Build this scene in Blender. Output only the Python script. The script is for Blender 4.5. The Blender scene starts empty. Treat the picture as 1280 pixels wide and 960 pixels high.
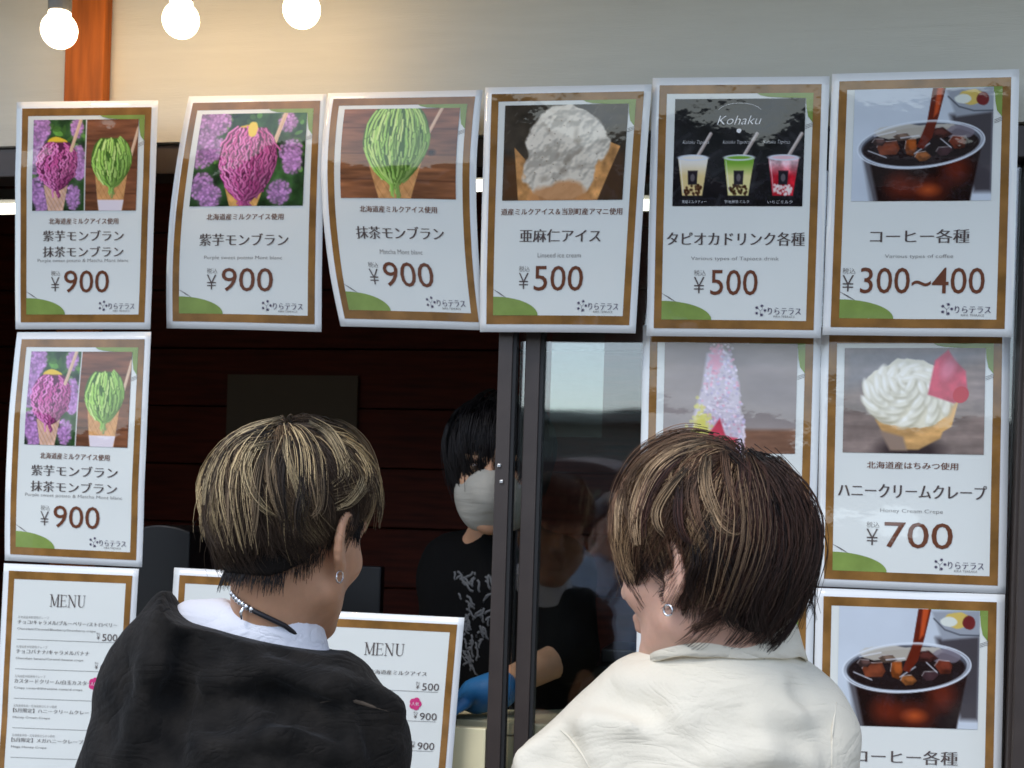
import bpy, math, random
import numpy as np
from math import sin, cos, tan, radians, pi, sqrt

random.seed(7)
RNG = np.random.default_rng(7)
SC = bpy.context.scene
COL = SC.collection

# ------------------------------------------------------------------ camera, world, sun, exposure
FPX = 1778.0                      # focal length in pixels of the 1280 px wide photograph
TH, ROLL = radians(11.5), radians(1.78)
HX, HY = 640.0, 650.0             # where the level line of sight meets the picture
DW = 2.54
CZ = 1.62
F = np.array([-sin(TH), cos(TH), 0.0])
R0 = np.array([cos(TH), sin(TH), 0.0]); U0 = np.array([0, 0, 1.0])
RR = R0 * cos(ROLL) + U0 * sin(ROLL)
UU = U0 * cos(ROLL) - R0 * sin(ROLL)
CAM = np.array([DW * sin(TH), -DW * cos(TH), CZ])

def P(px, py, depth):
    return CAM + depth * F + (px - HX) / FPX * depth * RR - (py - HY) / FPX * depth * UU

def W(px, py, y0=0.0):
    d = F + (px - HX) / FPX * RR - (py - HY) / FPX * UU
    t = (y0 - CAM[1]) / d[1]
    return CAM + t * d

cd = bpy.data.cameras.new('camera')
cam = bpy.data.objects.new('camera', cd); COL.objects.link(cam)
cd.sensor_width = 36; cd.lens = FPX / 1280 * 36
cd.shift_y = (HY - 480) / 1280
cd.clip_start = 0.05; cd.clip_end = 2000
from mathutils import Matrix, Vector
M = Matrix(((RR[0], UU[0], -F[0], CAM[0]), (RR[1], UU[1], -F[1], CAM[1]), (RR[2], UU[2], -F[2], CAM[2]), (0, 0, 0, 1)))
cam.matrix_world = M
cd.dof.use_dof = True
cd.dof.focus_distance = 1.95
cd.dof.aperture_fstop = 11.0
SC.camera = cam

world = bpy.data.worlds.new('World'); SC.world = world; world.use_nodes = True
wn = world.node_tree.nodes; wl = world.node_tree.links
bg = wn['Background']; sky = wn.new('ShaderNodeTexSky')
sky.sky_type = 'NISHITA'; sky.sun_disc = False
SUN_EL, SUN_ROT = radians(52), radians(205)
sky.sun_elevation = SUN_EL; sky.sun_rotation = SUN_ROT
sky.air_density = 1.0; sky.dust_density = 0.5; sky.ozone_density = 1.0
# an overcast sky: the blue is washed toward a cool white
hsv = wn.new('ShaderNodeHueSaturation'); hsv.inputs['Saturation'].default_value = 0.72
wl.new(sky.outputs[0], hsv.inputs['Color']); 
tint = wn.new('ShaderNodeMix'); tint.data_type = 'RGBA'; tint.blend_type = 'MULTIPLY'; tint.inputs[0].default_value = 1.0
tint.inputs[7].default_value = (1.0, 1.0, 1.03, 1)
wl.new(hsv.outputs[0], tint.inputs[6]); wl.new(tint.outputs[2], bg.inputs['Color'])
bg.inputs['Strength'].default_value = 0.15

sl = bpy.data.lights.new('sun', 'SUN'); sun = bpy.data.objects.new('sun', sl); COL.objects.link(sun)
sl.energy = 0.9; sl.angle = radians(25); sl.color = (1.0, 0.96, 0.9)
# direction to the sun: Nishita rotation is clockwise from +Y
sd = Vector((sin(SUN_ROT) * cos(SUN_EL), cos(SUN_ROT) * cos(SUN_EL), sin(SUN_EL)))
sun.rotation_euler = sd.to_track_quat('Z', 'Y').to_euler()
SC.view_settings.view_transform = 'Standard'; SC.view_settings.look = 'None'
SC.view_settings.exposure = 0.92; SC.view_settings.gamma = 1
SC.cycles.use_denoising = True
SC.cycles.max_bounces = 8; SC.cycles.transparent_max_bounces = 16
SC.cycles.caustics_reflective = False; SC.cycles.caustics_refractive = False

# ------------------------------------------------------------------ helpers
def lin(r, g, b):
    return tuple(((c / 255) / 12.92 if c / 255 <= 0.04045 else ((c / 255 + 0.055) / 1.055) ** 2.4) for c in (r, g, b))

def mat(name, col, rough=0.6, metal=0, spec=0.5, cior=1.5, crease=None, var=0.0, vscale=20, bump=0.0, bscale=80, coat=0, emit=None, estr=0,
        sss=0, attr=None, sheen=0, stretch=None, coat_rough=0.1):
    m = bpy.data.materials.new(name); m.use_nodes = True
    nt = m.node_tree; b = nt.nodes['Principled BSDF']
    b.inputs['Base Color'].default_value = (*col, 1); b.inputs['Roughness'].default_value = rough
    b.inputs['Metallic'].default_value = metal; b.inputs['Specular IOR Level'].default_value = spec
    b.inputs['Coat Weight'].default_value = coat; b.inputs['Coat Roughness'].default_value = coat_rough; b.inputs['Coat IOR'].default_value = cior
    b.inputs['Sheen Weight'].default_value = sheen
    if sss:
        b.inputs['Subsurface Weight'].default_value = sss
        b.inputs['Subsurface Radius'].default_value = (0.012, 0.004, 0.002); b.inputs['Subsurface Scale'].default_value = 1.0
    if emit:
        b.inputs['Emission Color'].default_value = (*emit, 1); b.inputs['Emission Strength'].default_value = estr
    tc = nt.nodes.new('ShaderNodeTexCoord'); mp = nt.nodes.new('ShaderNodeMapping')
    nt.links.new(tc.outputs['Object'], mp.inputs[0])
    if stretch: mp.inputs['Scale'].default_value = stretch
    src = None
    if attr:
        a = nt.nodes.new('ShaderNodeAttribute'); a.attribute_name = attr; src = a.outputs['Color']
    if var:
        n = nt.nodes.new('ShaderNodeTexNoise'); n.inputs['Scale'].default_value = vscale; n.inputs['Detail'].default_value = 6
        nt.links.new(mp.outputs[0], n.inputs['Vector'])
        mr = nt.nodes.new('ShaderNodeMapRange'); mr.inputs[1].default_value = 0.3; mr.inputs[2].default_value = 0.7
        mr.inputs[3].default_value = 1 - var; mr.inputs[4].default_value = 1 + var
        nt.links.new(n.outputs[0], mr.inputs[0])
        mx = nt.nodes.new('ShaderNodeMix'); mx.data_type = 'RGBA'; mx.blend_type = 'MULTIPLY'; mx.inputs[0].default_value = 1
        if src: nt.links.new(src, mx.inputs[6])
        else: mx.inputs[6].default_value = (*col, 1)
        nt.links.new(mr.outputs[0], mx.inputs[7]); src = mx.outputs[2]
    if src: nt.links.new(src, b.inputs['Base Color'])
    if bump:
        n = nt.nodes.new('ShaderNodeTexNoise'); n.inputs['Scale'].default_value = bscale; n.inputs['Detail'].default_value = 5
        nt.links.new(mp.outputs[0], n.inputs['Vector'])
        bp = nt.nodes.new('ShaderNodeBump'); bp.inputs['Strength'].default_value = 1; bp.inputs['Distance'].default_value = bump
        nt.links.new(n.outputs[0], bp.inputs['Height']); nt.links.new(bp.outputs[0], b.inputs['Normal'])
        if crease:                                       # sharp small creases of worn cloth: (depth, scale, stretch)
            m2 = nt.nodes.new('ShaderNodeMapping'); m2.inputs['Scale'].default_value = crease[2]; m2.inputs['Rotation'].default_value = (.3, .5, .2)
            nt.links.new(tc.outputs['Object'], m2.inputs[0])
            n2 = nt.nodes.new('ShaderNodeTexNoise'); n2.inputs['Scale'].default_value = crease[1]; n2.inputs['Detail'].default_value = 3; n2.inputs['Distortion'].default_value = 1.4
            nt.links.new(m2.outputs[0], n2.inputs['Vector'])
            s1 = nt.nodes.new('ShaderNodeMath'); s1.operation = 'SUBTRACT'; s1.inputs[1].default_value = 0.5; nt.links.new(n2.outputs[0], s1.inputs[0])
            s2 = nt.nodes.new('ShaderNodeMath'); s2.operation = 'ABSOLUTE'; nt.links.new(s1.outputs[0], s2.inputs[0])
            s3 = nt.nodes.new('ShaderNodeMath'); s3.operation = 'POWER'; s3.inputs[1].default_value = 0.7; nt.links.new(s2.outputs[0], s3.inputs[0])
            b2 = nt.nodes.new('ShaderNodeBump'); b2.inputs['Distance'].default_value = crease[0]; nt.links.new(s3.outputs[0], b2.inputs['Height']); nt.links.new(b2.outputs[0], bp.inputs['Normal'])
        if coat: nt.links.new(bp.outputs[0], b.inputs['Coat Normal'])
    return m

def tag(o, label=None, cat=None, group=None, kind=None):
    if label: o['label'] = label
    if cat: o['category'] = cat
    if group: o['group'] = group
    if kind: o['kind'] = kind
    return o

def empty(name, loc, label=None, cat=None, group=None, kind=None):
    o = bpy.data.objects.new(name, None); COL.objects.link(o); o.location = loc
    o.empty_display_size = 0.05
    return tag(o, label, cat, group, kind)

def link(name, me, m=None, parent=None, smooth=False):
    """Links a mesh given in world coordinates; a child is stored relative to its parent's place."""
    o = bpy.data.objects.new(name, me); COL.objects.link(o)
    if m is not None and not me.materials: me.materials.append(m)
    if smooth and len(me.polygons): me.polygons.foreach_set('use_smooth', np.ones(len(me.polygons), bool))
    if parent is not None:
        o.parent = parent
        p = parent; off = Vector((0, 0, 0))
        while p is not None: off += p.location; p = p.parent
        o.location = -off
    return o

def mesh_np(name, V, quads=None, tris=None, cols=None):
    me = bpy.data.meshes.new(name)
    V = np.asarray(V, np.float32)
    me.vertices.add(len(V)); me.vertices.foreach_set('co', V.ravel())
    fs = []
    if quads is not None and len(quads): fs.append(np.asarray(quads, np.int32))
    if tris is not None and len(tris): fs.append(np.asarray(tris, np.int32))
    nl = sum(f.size for f in fs); npol = sum(len(f) for f in fs)
    me.loops.add(nl); me.loops.foreach_set('vertex_index', np.concatenate([f.ravel() for f in fs]))
    tot = np.concatenate([np.full(len(f), f.shape[1], np.int32) for f in fs])
    st = np.concatenate([[0], np.cumsum(tot)[:-1]]).astype(np.int32)
    me.polygons.add(npol); me.polygons.foreach_set('loop_start', st)
    me.update(calc_edges=True)
    if cols is not None:
        a = me.color_attributes.new('Col', 'FLOAT_COLOR', 'POINT')
        c = np.ones((len(V), 4), np.float32); c[:, :3] = cols
        a.data.foreach_set('color', c.ravel())
    return me

class MB:
    def __init__(s): s.v = []; s.f = []
    def add(s, V, Fc):
        b = len(s.v); s.v += [tuple(map(float, p)) for p in V]; s.f += [tuple(b + i for i in f) for f in Fc]; return s
    def box(s, lo, hi, bev=0.0):
        x0, y0, z0 = lo; x1, y1, z1 = hi
        V = [(x0, y0, z0), (x1, y0, z0), (x1, y1, z0), (x0, y1, z0), (x0, y0, z1), (x1, y0, z1), (x1, y1, z1), (x0, y1, z1)]
        return s.add(V, [(0, 3, 2, 1), (4, 5, 6, 7), (0, 1, 5, 4), (1, 2, 6, 5), (2, 3, 7, 6), (3, 0, 4, 7)])
    def tube(s, pts, rad, n=8, cap=True):
        pts = [np.array(p, float) for p in pts]
        if not hasattr(rad, '__len__'): rad = [rad] * len(pts)
        V = []; Fc = []
        for i, p in enumerate(pts):
            t = pts[min(i + 1, len(pts) - 1)] - pts[max(i - 1, 0)]; t /= np.linalg.norm(t) + 1e-9
            a = np.cross(t, (0, 0, 1.0) if abs(t[2]) < 0.9 else (1.0, 0, 0)); a /= np.linalg.norm(a); b = np.cross(t, a)
            for k in range(n):
                V.append(p + rad[i] * (a * cos(2 * pi * k / n) + b * sin(2 * pi * k / n)))
        for i in range(len(pts) - 1):
            for k in range(n):
                Fc.append((i * n + k, i * n + (k + 1) % n, (i + 1) * n + (k + 1) % n, (i + 1) * n + k))
        if cap:
            Fc.append(tuple(range(n))[::-1]); Fc.append(tuple((len(pts) - 1) * n + k for k in range(n)))
        return s.add(V, Fc)
    def lathe(s, c, prof, n=24):
        V = []; Fc = []
        for r, z in prof:
            for k in range(n): V.append((c[0] + r * cos(2 * pi * k / n), c[1] + r * sin(2 * pi * k / n), c[2] + z))
        for i in range(len(prof) - 1):
            for k in range(n):
                Fc.append((i * n + k, i * n + (k + 1) % n, (i + 1) * n + (k + 1) % n, (i + 1) * n + k))
        return s.add(V, Fc)
    def build(s, name, m, parent=None, smooth=False, bevel=0):
        me = bpy.data.meshes.new(name); me.from_pydata(s.v, [], s.f)
        me.update()
        o = link(name, me, m, parent, smooth)
        if bevel:
            b = o.modifiers.new('bevel', 'BEVEL'); b.width = bevel; b.segments = 2; b.limit_method = 'ANGLE'
        return o

def vnoise(x, y, seed=0):
    """smooth value noise on arrays"""
    r = np.random.default_rng(seed).random((64, 64))
    xi = np.floor(x).astype(int); yi = np.floor(y).astype(int); fx = x - xi; fy = y - yi
    fx = fx * fx * (3 - 2 * fx); fy = fy * fy * (3 - 2 * fy)
    g = lambda a, b: r[a % 64, b % 64]
    return (g(xi, yi) * (1 - fx) + g(xi + 1, yi) * fx) * (1 - fy) + (g(xi, yi + 1) * (1 - fx) + g(xi + 1, yi + 1) * fx) * fy
def fbm(x, y, seed=0, o=4):
    s = 0; a = 0.5
    for i in range(o): s = s + a * vnoise(x * 2 ** i, y * 2 ** i, seed + i); a /= 2
    return s / (1 - 0.5 ** o)

# ------------------------------------------------------------------ voxel surfaces (smooth unions -> one continuous mesh)
def axis(lo, hi, flo, fhi, fine, coarse):
    out = [lo]
    while out[-1] < hi: out.append(out[-1] + (fine if flo <= out[-1] + 1e-6 <= fhi else coarse))
    return np.array(out, np.float32)

class Vox:
    def __init__(s, xs, ys, zs):
        s.ax = (xs, ys, zs); s.D = np.full((len(xs), len(ys), len(zs)), 0.5, np.float32)
    def _sub(s, lo, hi):
        sl = []; g = []
        for i in range(3):
            a = s.ax[i]; i0 = max(0, np.searchsorted(a, lo[i]) - 1); i1 = min(len(a), np.searchsorted(a, hi[i]) + 1)
            sl.append(slice(i0, i1)); sh = [1, 1, 1]; sh[i] = -1; g.append(a[i0:i1].reshape(sh))
        return tuple(sl), g
    def op(s, fn, lo, hi, k=0.01, mode='add'):
        sl, g = s._sub(lo, hi)
        a = s.D[sl]
        if a.size == 0: return s
        b = fn(*g)
        if mode == 'add':
            h = np.maximum(k - np.abs(a - b), 0) / k; s.D[sl] = np.minimum(a, b) - h * h * k * 0.25
        else:
            b = -b; h = np.maximum(k - np.abs(a - b), 0) / k; s.D[sl] = np.maximum(a, b) + h * h * k * 0.25
        return s
    def cap(s, a, b, ra, rb=None, k=0.02, mode='add'):
        rb = ra if rb is None else rb
        a = np.array(a, float); b = np.array(b, float); m = max(ra, rb) + k + 0.02
        ab = b - a; L = max(float(ab @ ab), 1e-9)
        def fn(x, y, z):
            t = np.clip(((x - a[0]) * ab[0] + (y - a[1]) * ab[1] + (z - a[2]) * ab[2]) / L, 0, 1)
            return np.sqrt((x - a[0] - t * ab[0]) ** 2 + (y - a[1] - t * ab[1]) ** 2 + (z - a[2] - t * ab[2]) ** 2) - (ra + (rb - ra) * t)
        return s.op(fn, np.minimum(a, b) - m, np.maximum(a, b) + m, k, mode)
    def ell(s, c, r, Rm=None, k=0.02, mode='add'):
        c = np.array(c, float); Rm = np.eye(3) if Rm is None else Rm; m = max(r) + k + 0.02
        def fn(x, y, z):
            dx, dy, dz = x - c[0], y - c[1], z - c[2]
            q = [(Rm[0, i] * dx + Rm[1, i] * dy + Rm[2, i] * dz) for i in range(3)]
            k0 = np.sqrt(sum((q[i] / r[i]) ** 2 for i in range(3))); k1 = np.sqrt(sum((q[i] / r[i] ** 2) ** 2 for i in range(3))) + 1e-6
            return (k0 * (k0 - 1) / k1).astype(np.float32)
        return s.op(fn, c - m, c + m, k, mode)
    def plane_cut(s, p, n, k=0.004):
        p = np.array(p, float); n = np.array(n, float); n /= np.linalg.norm(n)
        x, y, z = (s.ax[0].reshape(-1, 1, 1), s.ax[1].reshape(1, -1, 1), s.ax[2].reshape(1, 1, -1))
        b = (x - p[0]) * n[0] + (y - p[1]) * n[1] + (z - p[2]) * n[2]      # keep where b < 0
        a = s.D; h = np.maximum(k - np.abs(a - b), 0) / k; s.D = np.maximum(a, b) + h * h * k * 0.25
        return s
    def shell(s, t): s.D = np.maximum(s.D, -(s.D + t)); return s
    def noise(s, amp, fn):
        x, y, z = (s.ax[0].reshape(-1, 1, 1), s.ax[1].reshape(1, -1, 1), s.ax[2].reshape(1, 1, -1))
        s.D = s.D + amp * fn(x, y, z); return s
    def mesh(s, name):
        D = s.D; xs, ys, zs = s.ax
        I = D < 0
        nx, ny, nz = D.shape
        cnt = np.zeros((nx - 1, ny - 1, nz - 1), np.int8)
        for dx in (0, 1):
            for dy in (0, 1):
                for dz in (0, 1): cnt += I[dx:nx - 1 + dx, dy:ny - 1 + dy, dz:nz - 1 + dz]
        act = (cnt > 0) & (cnt < 8)
        c = np.argwhere(act); idx = np.full(act.shape, -1, np.int32); idx[act] = np.arange(len(c))
        acc = np.zeros((len(c), 3)); num = np.zeros(len(c))
        cor = [(i, j, k) for i in (0, 1) for j in (0, 1) for k in (0, 1)]
        for A in cor:
            for ax in range(3):
                if A[ax] == 1: continue
                B = list(A); B[ax] = 1
                a = c + np.array(A); b = c + np.array(B)
                da = D[a[:, 0], a[:, 1], a[:, 2]]; db = D[b[:, 0], b[:, 1], b[:, 2]]
                m = (da < 0) != (db < 0)
                t = np.where(m, da / np.where(m, da - db, 1), 0)
                pa = np.stack([xs[a[:, 0]], ys[a[:, 1]], zs[a[:, 2]]], 1); pb = np.stack([xs[b[:, 0]], ys[b[:, 1]], zs[b[:, 2]]], 1)
                acc += np.where(m[:, None], pa + (pb - pa) * t[:, None], 0); num += m
        V = acc / np.maximum(num, 1)[:, None]
        Q = []
        for ax in range(3):
            o1, o2 = [(1, 2), (2, 0), (0, 1)][ax]
            sl0 = [slice(None)] * 3; sl1 = [slice(None)] * 3
            sl0[ax] = slice(0, -1); sl1[ax] = slice(1, None)
            for o in (o1, o2): sl0[o] = slice(1, -1); sl1[o] = slice(1, -1)
            a = I[tuple(sl0)]; b = I[tuple(sl1)]
            e = np.argwhere(a != b)
            if not len(e): continue
            fl = a[e[:, 0], e[:, 1], e[:, 2]]
            base = e.copy(); base[:, o1] += 1; base[:, o2] += 1
            def g(d1, d2):
                q = base.copy(); q[:, o1] -= d1; q[:, o2] -= d2
                return idx[q[:, 0], q[:, 1], q[:, 2]]
            q = np.stack([g(1, 1), g(0, 1), g(0, 0), g(1, 0)], 1)
            q[~fl] = q[~fl][:, ::-1]
            Q.append(q)
        Q = np.concatenate(Q)
        Q = Q[(Q >= 0).all(1)]
        return mesh_np(name, V, quads=Q)

def grid3(lo, hi, h):
    return Vox(*[np.arange(lo[i], hi[i] + h, h).astype(np.float32) for i in range(3)])

def rotm(yaw, pitch=0, roll=0):
    """columns: right, forward, up of a head; yaw turns clockwise seen from above"""
    cy, sy = cos(yaw), sin(yaw)
    Y = np.array([[cy, sy, 0], [-sy, cy, 0], [0, 0, 1.0]])
    cp, sp = cos(pitch), sin(pitch)
    X = np.array([[1, 0, 0], [0, cp, -sp], [0, sp, cp]])
    cr, sr = cos(roll), sin(roll)
    Z = np.array([[cr, 0, sr], [0, 1, 0], [-sr, 0, cr]])
    return Y @ X @ Z

# ------------------------------------------------------------------ materials
MT = {}
MT['board'] = mat('painted_board', (0.55, 0.54, 0.46), 0.6, var=0.03, vscale=6, bump=0.0006, bscale=40, stretch=(1, 1, 12))
MT['post'] = mat('stained_post', (0.33, 0.085, 0.009), 0.6, spec=.25, var=0.3, vscale=7, stretch=(9, 9, 0.8), bump=0.0004, bscale=30)
MT['bronze'] = mat('bronze_aluminium', (0.055, 0.042, 0.036), 0.42, metal=0.3, var=0.1, bump=0.0001, bscale=300)
MT['gasket'] = mat('black_gasket', (0.006, 0.006, 0.006), 0.6)
MT['paper'] = mat('laminated_paper', (0.79, 0.81, 0.80), 0.6, spec=0.0, coat=1.0, cior=1.56, bump=0.0014, bscale=6, coat_rough=0.035)
MT['field'] = mat('printed_field', (0.735, 0.76, 0.715), 0.6, spec=0.0, coat=1.0, cior=1.56, bump=0.0014, bscale=6, coat_rough=0.035)
MT['brown'] = mat('printed_wood_border', (0.25, 0.125, 0.035), 0.6, spec=0.0, var=0.30, vscale=22, coat=1.0, cior=1.56, bump=0.0014, bscale=6, coat_rough=0.035)
MT['green'] = mat('printed_green', (0.22, 0.31, 0.075), 0.6, spec=0.0, var=0.12, vscale=30, coat=1.0, cior=1.56, bump=0.0014, bscale=6, coat_rough=0.035)
MT['ink'] = mat('printed_ink', (0.10, 0.078, 0.072), 0.6, spec=0.0, coat=1.0, cior=1.56, bump=0.0014, bscale=6, coat_rough=0.035)
MT['inklight'] = mat('printed_grey_ink', (0.16, 0.145, 0.14), 0.6, spec=0.0, coat=1.0, cior=1.56, bump=0.0014, bscale=6, coat_rough=0.035)
MT['price'] = mat('printed_brown_ink', (0.15, 0.055, 0.03), 0.6, spec=0.0, coat=1.0, cior=1.56, bump=0.0014, bscale=6, coat_rough=0.035)
MT['logo'] = mat('printed_violet_ink', (0.085, 0.07, 0.12), 0.6, spec=0.0, coat=1.0, cior=1.56, bump=0.0014, bscale=6, coat_rough=0.035)
MT['pink'] = mat('printed_pink', (0.62, 0.05, 0.2), 0.6, spec=0.0, coat=1.0, cior=1.56, bump=0.0014, bscale=6, coat_rough=0.035)
MT['whiteink'] = mat('printed_white', (0.8, 0.8, 0.8), 0.6, spec=0.0, coat=1.0, cior=1.56, bump=0.0014, bscale=6, coat_rough=0.035)
MT['photo'] = mat('printed_photo', (1, 1, 1), 0.6, attr='Col', coat=1.0, cior=1.56, bump=0.0014, bscale=6, spec=0.0, coat_rough=0.035)
MT['plank'] = mat('dark_stained_plank', (0.10, 0.015, 0.005), 0.6, spec=.25, var=0.35, vscale=5, stretch=(1.2, 4, 14), bump=0.0006, bscale=20)
MT['ceil'] = mat('dark_ceiling', (0.06, 0.04, 0.03), 0.7)
MT['floor_in'] = mat('dark_floor', (0.05, 0.045, 0.04), 0.6)
MT['notice'] = mat('dim_notice_paper', (0.14, 0.105, 0.07), 0.7)
MT['black'] = mat('black_plastic', (0.007, 0.007, 0.008), 0.4)
MT['counter'] = mat('cream_laminate', (0.74, 0.67, 0.42), 0.4, var=0.04)
MT['steel'] = mat('steel', (0.5, 0.5, 0.5), 0.3, metal=1)
MT['socket'] = mat('lamp_socket', (0.16, 0.155, 0.14), 0.5, var=0.1)
MT['cable'] = mat('black_cable', (0.012, 0.012, 0.012), 0.5)
MT['bulb'] = mat('lit_bulb', (0.9, 0.9, 0.85), 0.3, emit=(1.0, 0.78, 0.50), estr=3.5)
MT['tube'] = mat('lit_tube', (0.9, 0.9, 0.85), 0.3, emit=(1.0, 0.95, 0.8), estr=1.6)
MT['skin'] = mat('skin', (0.47, 0.255, 0.15), 0.5, spec=.35, var=0.16, vscale=30, bump=0.0002, bscale=500, sss=0.25)
MT['skin2'] = mat('skin_fair', (0.60, 0.355, 0.26), 0.5, spec=.35, var=0.14, vscale=30, bump=0.0002, bscale=500, sss=0.25)
MT['hair'] = mat('hair', (1, 1, 1), 0.5, attr='Col', spec=0.28)
MT['tee'] = mat('white_cotton', (0.74, 0.75, 0.80), 0.85, spec=.2, bump=0.0003, bscale=400, crease=(.003, 14, (1, 1, 2)))
MT['jacket'] = mat('black_corduroy', (0.0085, 0.0072, 0.0060), 0.85, spec=.18, var=0.75, vscale=26, bump=0.0018, bscale=110, sheen=0.05, crease=(.006, 9, (1, 1, 2.2)))
MT['seam'] = mat('faded_seam', (0.07, 0.052, 0.036), 0.85, var=0.35, vscale=40, bump=0.0006, bscale=200)
MT['shirt'] = mat('cream_cotton_twill', (0.71, 0.655, 0.53), 0.85, spec=.15, var=0.04, vscale=10, bump=0.0006, bscale=260, sheen=0.03, crease=(.0035, 8, (1, 1, 2.5)))
MT['shirtseam'] = mat('cream_seam', (0.40, 0.38, 0.32), 0.85)
MT['blackshirt'] = mat('black_cotton', (0.0035, 0.0033, 0.0032), 0.9, spec=.12, bump=0.0004, bscale=300)
MT['greyprint'] = mat('grey_print', (0.10, 0.10, 0.10), 0.8)
MT['mask'] = mat('mask_fabric', (0.36, 0.34, 0.29), 0.85, spec=.2, bump=0.003, bscale=1.0, stretch=(9, 9, 75))
MT['glove'] = mat('blue_glove', (0.025, 0.15, 0.36), 0.35, bump=0.0008, bscale=90)
MT['silver'] = mat('silver', (0.75, 0.75, 0.76), 0.22, metal=1)
MT['cord'] = mat('leather_cord', (0.010, 0.009, 0.012), 0.5)
MT['denim'] = mat('denim', (0.04, 0.06, 0.12), 0.85, var=0.2)
MT['trouser'] = mat('dark_trousers', (0.03, 0.03, 0.032), 0.85, var=0.2)
MT['bluecloth'] = mat('blue_grey_cotton', (0.58, 0.68, 0.82), 0.8, var=0.15, vscale=14)
MT['bag'] = mat('tan_leather', (0.42, 0.24, 0.12), 0.5, var=0.2)
MT['shoe'] = mat('shoe_leather', (0.03, 0.025, 0.022), 0.5)
MT['eye'] = mat('eye', (0.05, 0.03, 0.02), 0.1)
MT['ground'] = mat('stone_paving', (0.30, 0.28, 0.25), 0.85, var=0.15, vscale=3, bump=0.002, bscale=30)
MT['siding'] = mat('brown_siding', (0.10, 0.05, 0.03), 0.6, var=0.2, vscale=4, stretch=(1, 1, 10))
MT['eave'] = mat('brown_eave', (0.12, 0.07, 0.045), 0.6, var=0.2)
MT['farwall'] = mat('grey_green_render', (0.20, 0.22, 0.20), 0.8, var=0.12, vscale=0.6)
MT['tile'] = mat('brown_roof_tile', (0.075, 0.045, 0.04), 0.6, var=0.2, vscale=3)
MT['leaf'] = mat('leaf', (0.05, 0.09, 0.035), 0.6, var=0.3, vscale=12)
MT['petal'] = mat('lilac_petal', (0.42, 0.36, 0.48), 0.7, var=0.3, vscale=25)
MT['plastic'] = mat('clear_film', (0.8, 0.9, 0.88), 0.2)

def glass_mat(name, F0, tint=(0.93, 0.96, 0.95), bump=0.0):
    m = bpy.data.materials.new(name); m.use_nodes = True; nt = m.node_tree; nt.nodes.clear()
    o = nt.nodes.new('ShaderNodeOutputMaterial'); mx = nt.nodes.new('ShaderNodeMixShader')
    t = nt.nodes.new('ShaderNodeBsdfTransparent'); g = nt.nodes.new('ShaderNodeBsdfGlossy')
    t.inputs[0].default_value = (*tint, 1); g.inputs['Color'].default_value = (1, 1, 1, 1); g.inputs['Roughness'].default_value = 0.022
    lw = nt.nodes.new('ShaderNodeLayerWeight'); lw.inputs[0].default_value = 0.5
    pw = nt.nodes.new('ShaderNodeMath'); pw.operation = 'POWER'; pw.inputs[1].default_value = 4.0
    nt.links.new(lw.outputs['Facing'], pw.inputs[0])
    mr = nt.nodes.new('ShaderNodeMapRange'); mr.inputs[3].default_value = F0; mr.inputs[4].default_value = 1.0
    nt.links.new(pw.outputs[0], mr.inputs[0]); nt.links.new(mr.outputs[0], mx.inputs[0])
    nt.links.new(t.outputs[0], mx.inputs[1]); nt.links.new(g.outputs[0], mx.inputs[2]); nt.links.new(mx.outputs[0], o.inputs[0])
    if bump:
        n = nt.nodes.new('ShaderNodeTexNoise'); n.inputs['Scale'].default_value = 3; bp = nt.nodes.new('ShaderNodeBump')
        bp.inputs['Distance'].default_value = bump; nt.links.new(n.outputs[0], bp.inputs['Height']); nt.links.new(bp.outputs[0], g.inputs['Normal'])
    return m
MT['glass'] = glass_mat('window_glass', 0.09, bump=0.0015)
MT['film'] = glass_mat('clear_sheet', 0.10, tint=(0.80, 0.86, 0.83))

# ------------------------------------------------------------------ ground and surroundings
g = MB(); g.add([(-400, -400, 0), (400, -400, 0), (400, 400, 0), (-400, 400, 0)], [(0, 1, 2, 3)])
tag(g.build('ground', MT['ground']), kind='structure')

# key heights and places on the stall front
zb_board = float(W(120, 180)[2])                 # lower edge of the cream board
XL, XR = -2.6, 2.6
z_sill = 0.93
# ------------------------------------------------------------------ the stall: one building with its parts
stall = empty('snack_stall', (0, 0, 0), 'brown wooden snack stall with cream board over a dark framed serving window', 'stall')
fascia = empty('fascia', (0, 0, 0)); fascia.parent = stall
z = zb_board; k = 0
while z < 2.80:
    h = 0.165
    b = MB(); b.box((XL, 0.0 + 0.0004 * (k % 2), z + (0.0001 if k else 0)), (XR, 0.045, z + h))
    link_o = b.build('board', MT['board'], fascia, bevel=0.0003); z += h; k += 1
ztop = z
b = MB(); b.box((XL - 0.1, -0.62, ztop + 0.003), (XR + 0.1, 0.1, ztop + 0.03)); b.build('soffit', MT['board'], stall)
b = MB(); b.box((XL - 0.1, -0.66, ztop - 0.06), (XR + 0.1, -0.622, ztop + 0.12)); b.build('gutter_board', MT['eave'], stall, bevel=0.003)
b = MB(); b.add([(XL - .1, -0.70, ztop + .12), (XR + .1, -0.70, ztop + .12), (XR + .1, 1.4, ztop + .95), (XL - .1, 1.4, ztop + .95),
                 (XL - .1, -0.70, ztop + .16), (XR + .1, -0.70, ztop + .16), (XR + .1, 1.4, ztop + .99), (XL - .1, 1.4, ztop + .99)],
                [(0, 3, 2, 1), (4, 5, 6, 7), (0, 1, 5, 4), (1, 2, 6, 5), (2, 3, 7, 6), (3, 0, 4, 7)]); b.build('roof', MT['tile'], stall)
# wooden post in front of the board
b = MB(); b.box((-0.884, -0.030, 0.0), (-0.803, -0.001, ztop)); b.build('post', MT['post'], stall, bevel=0.003)
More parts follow.
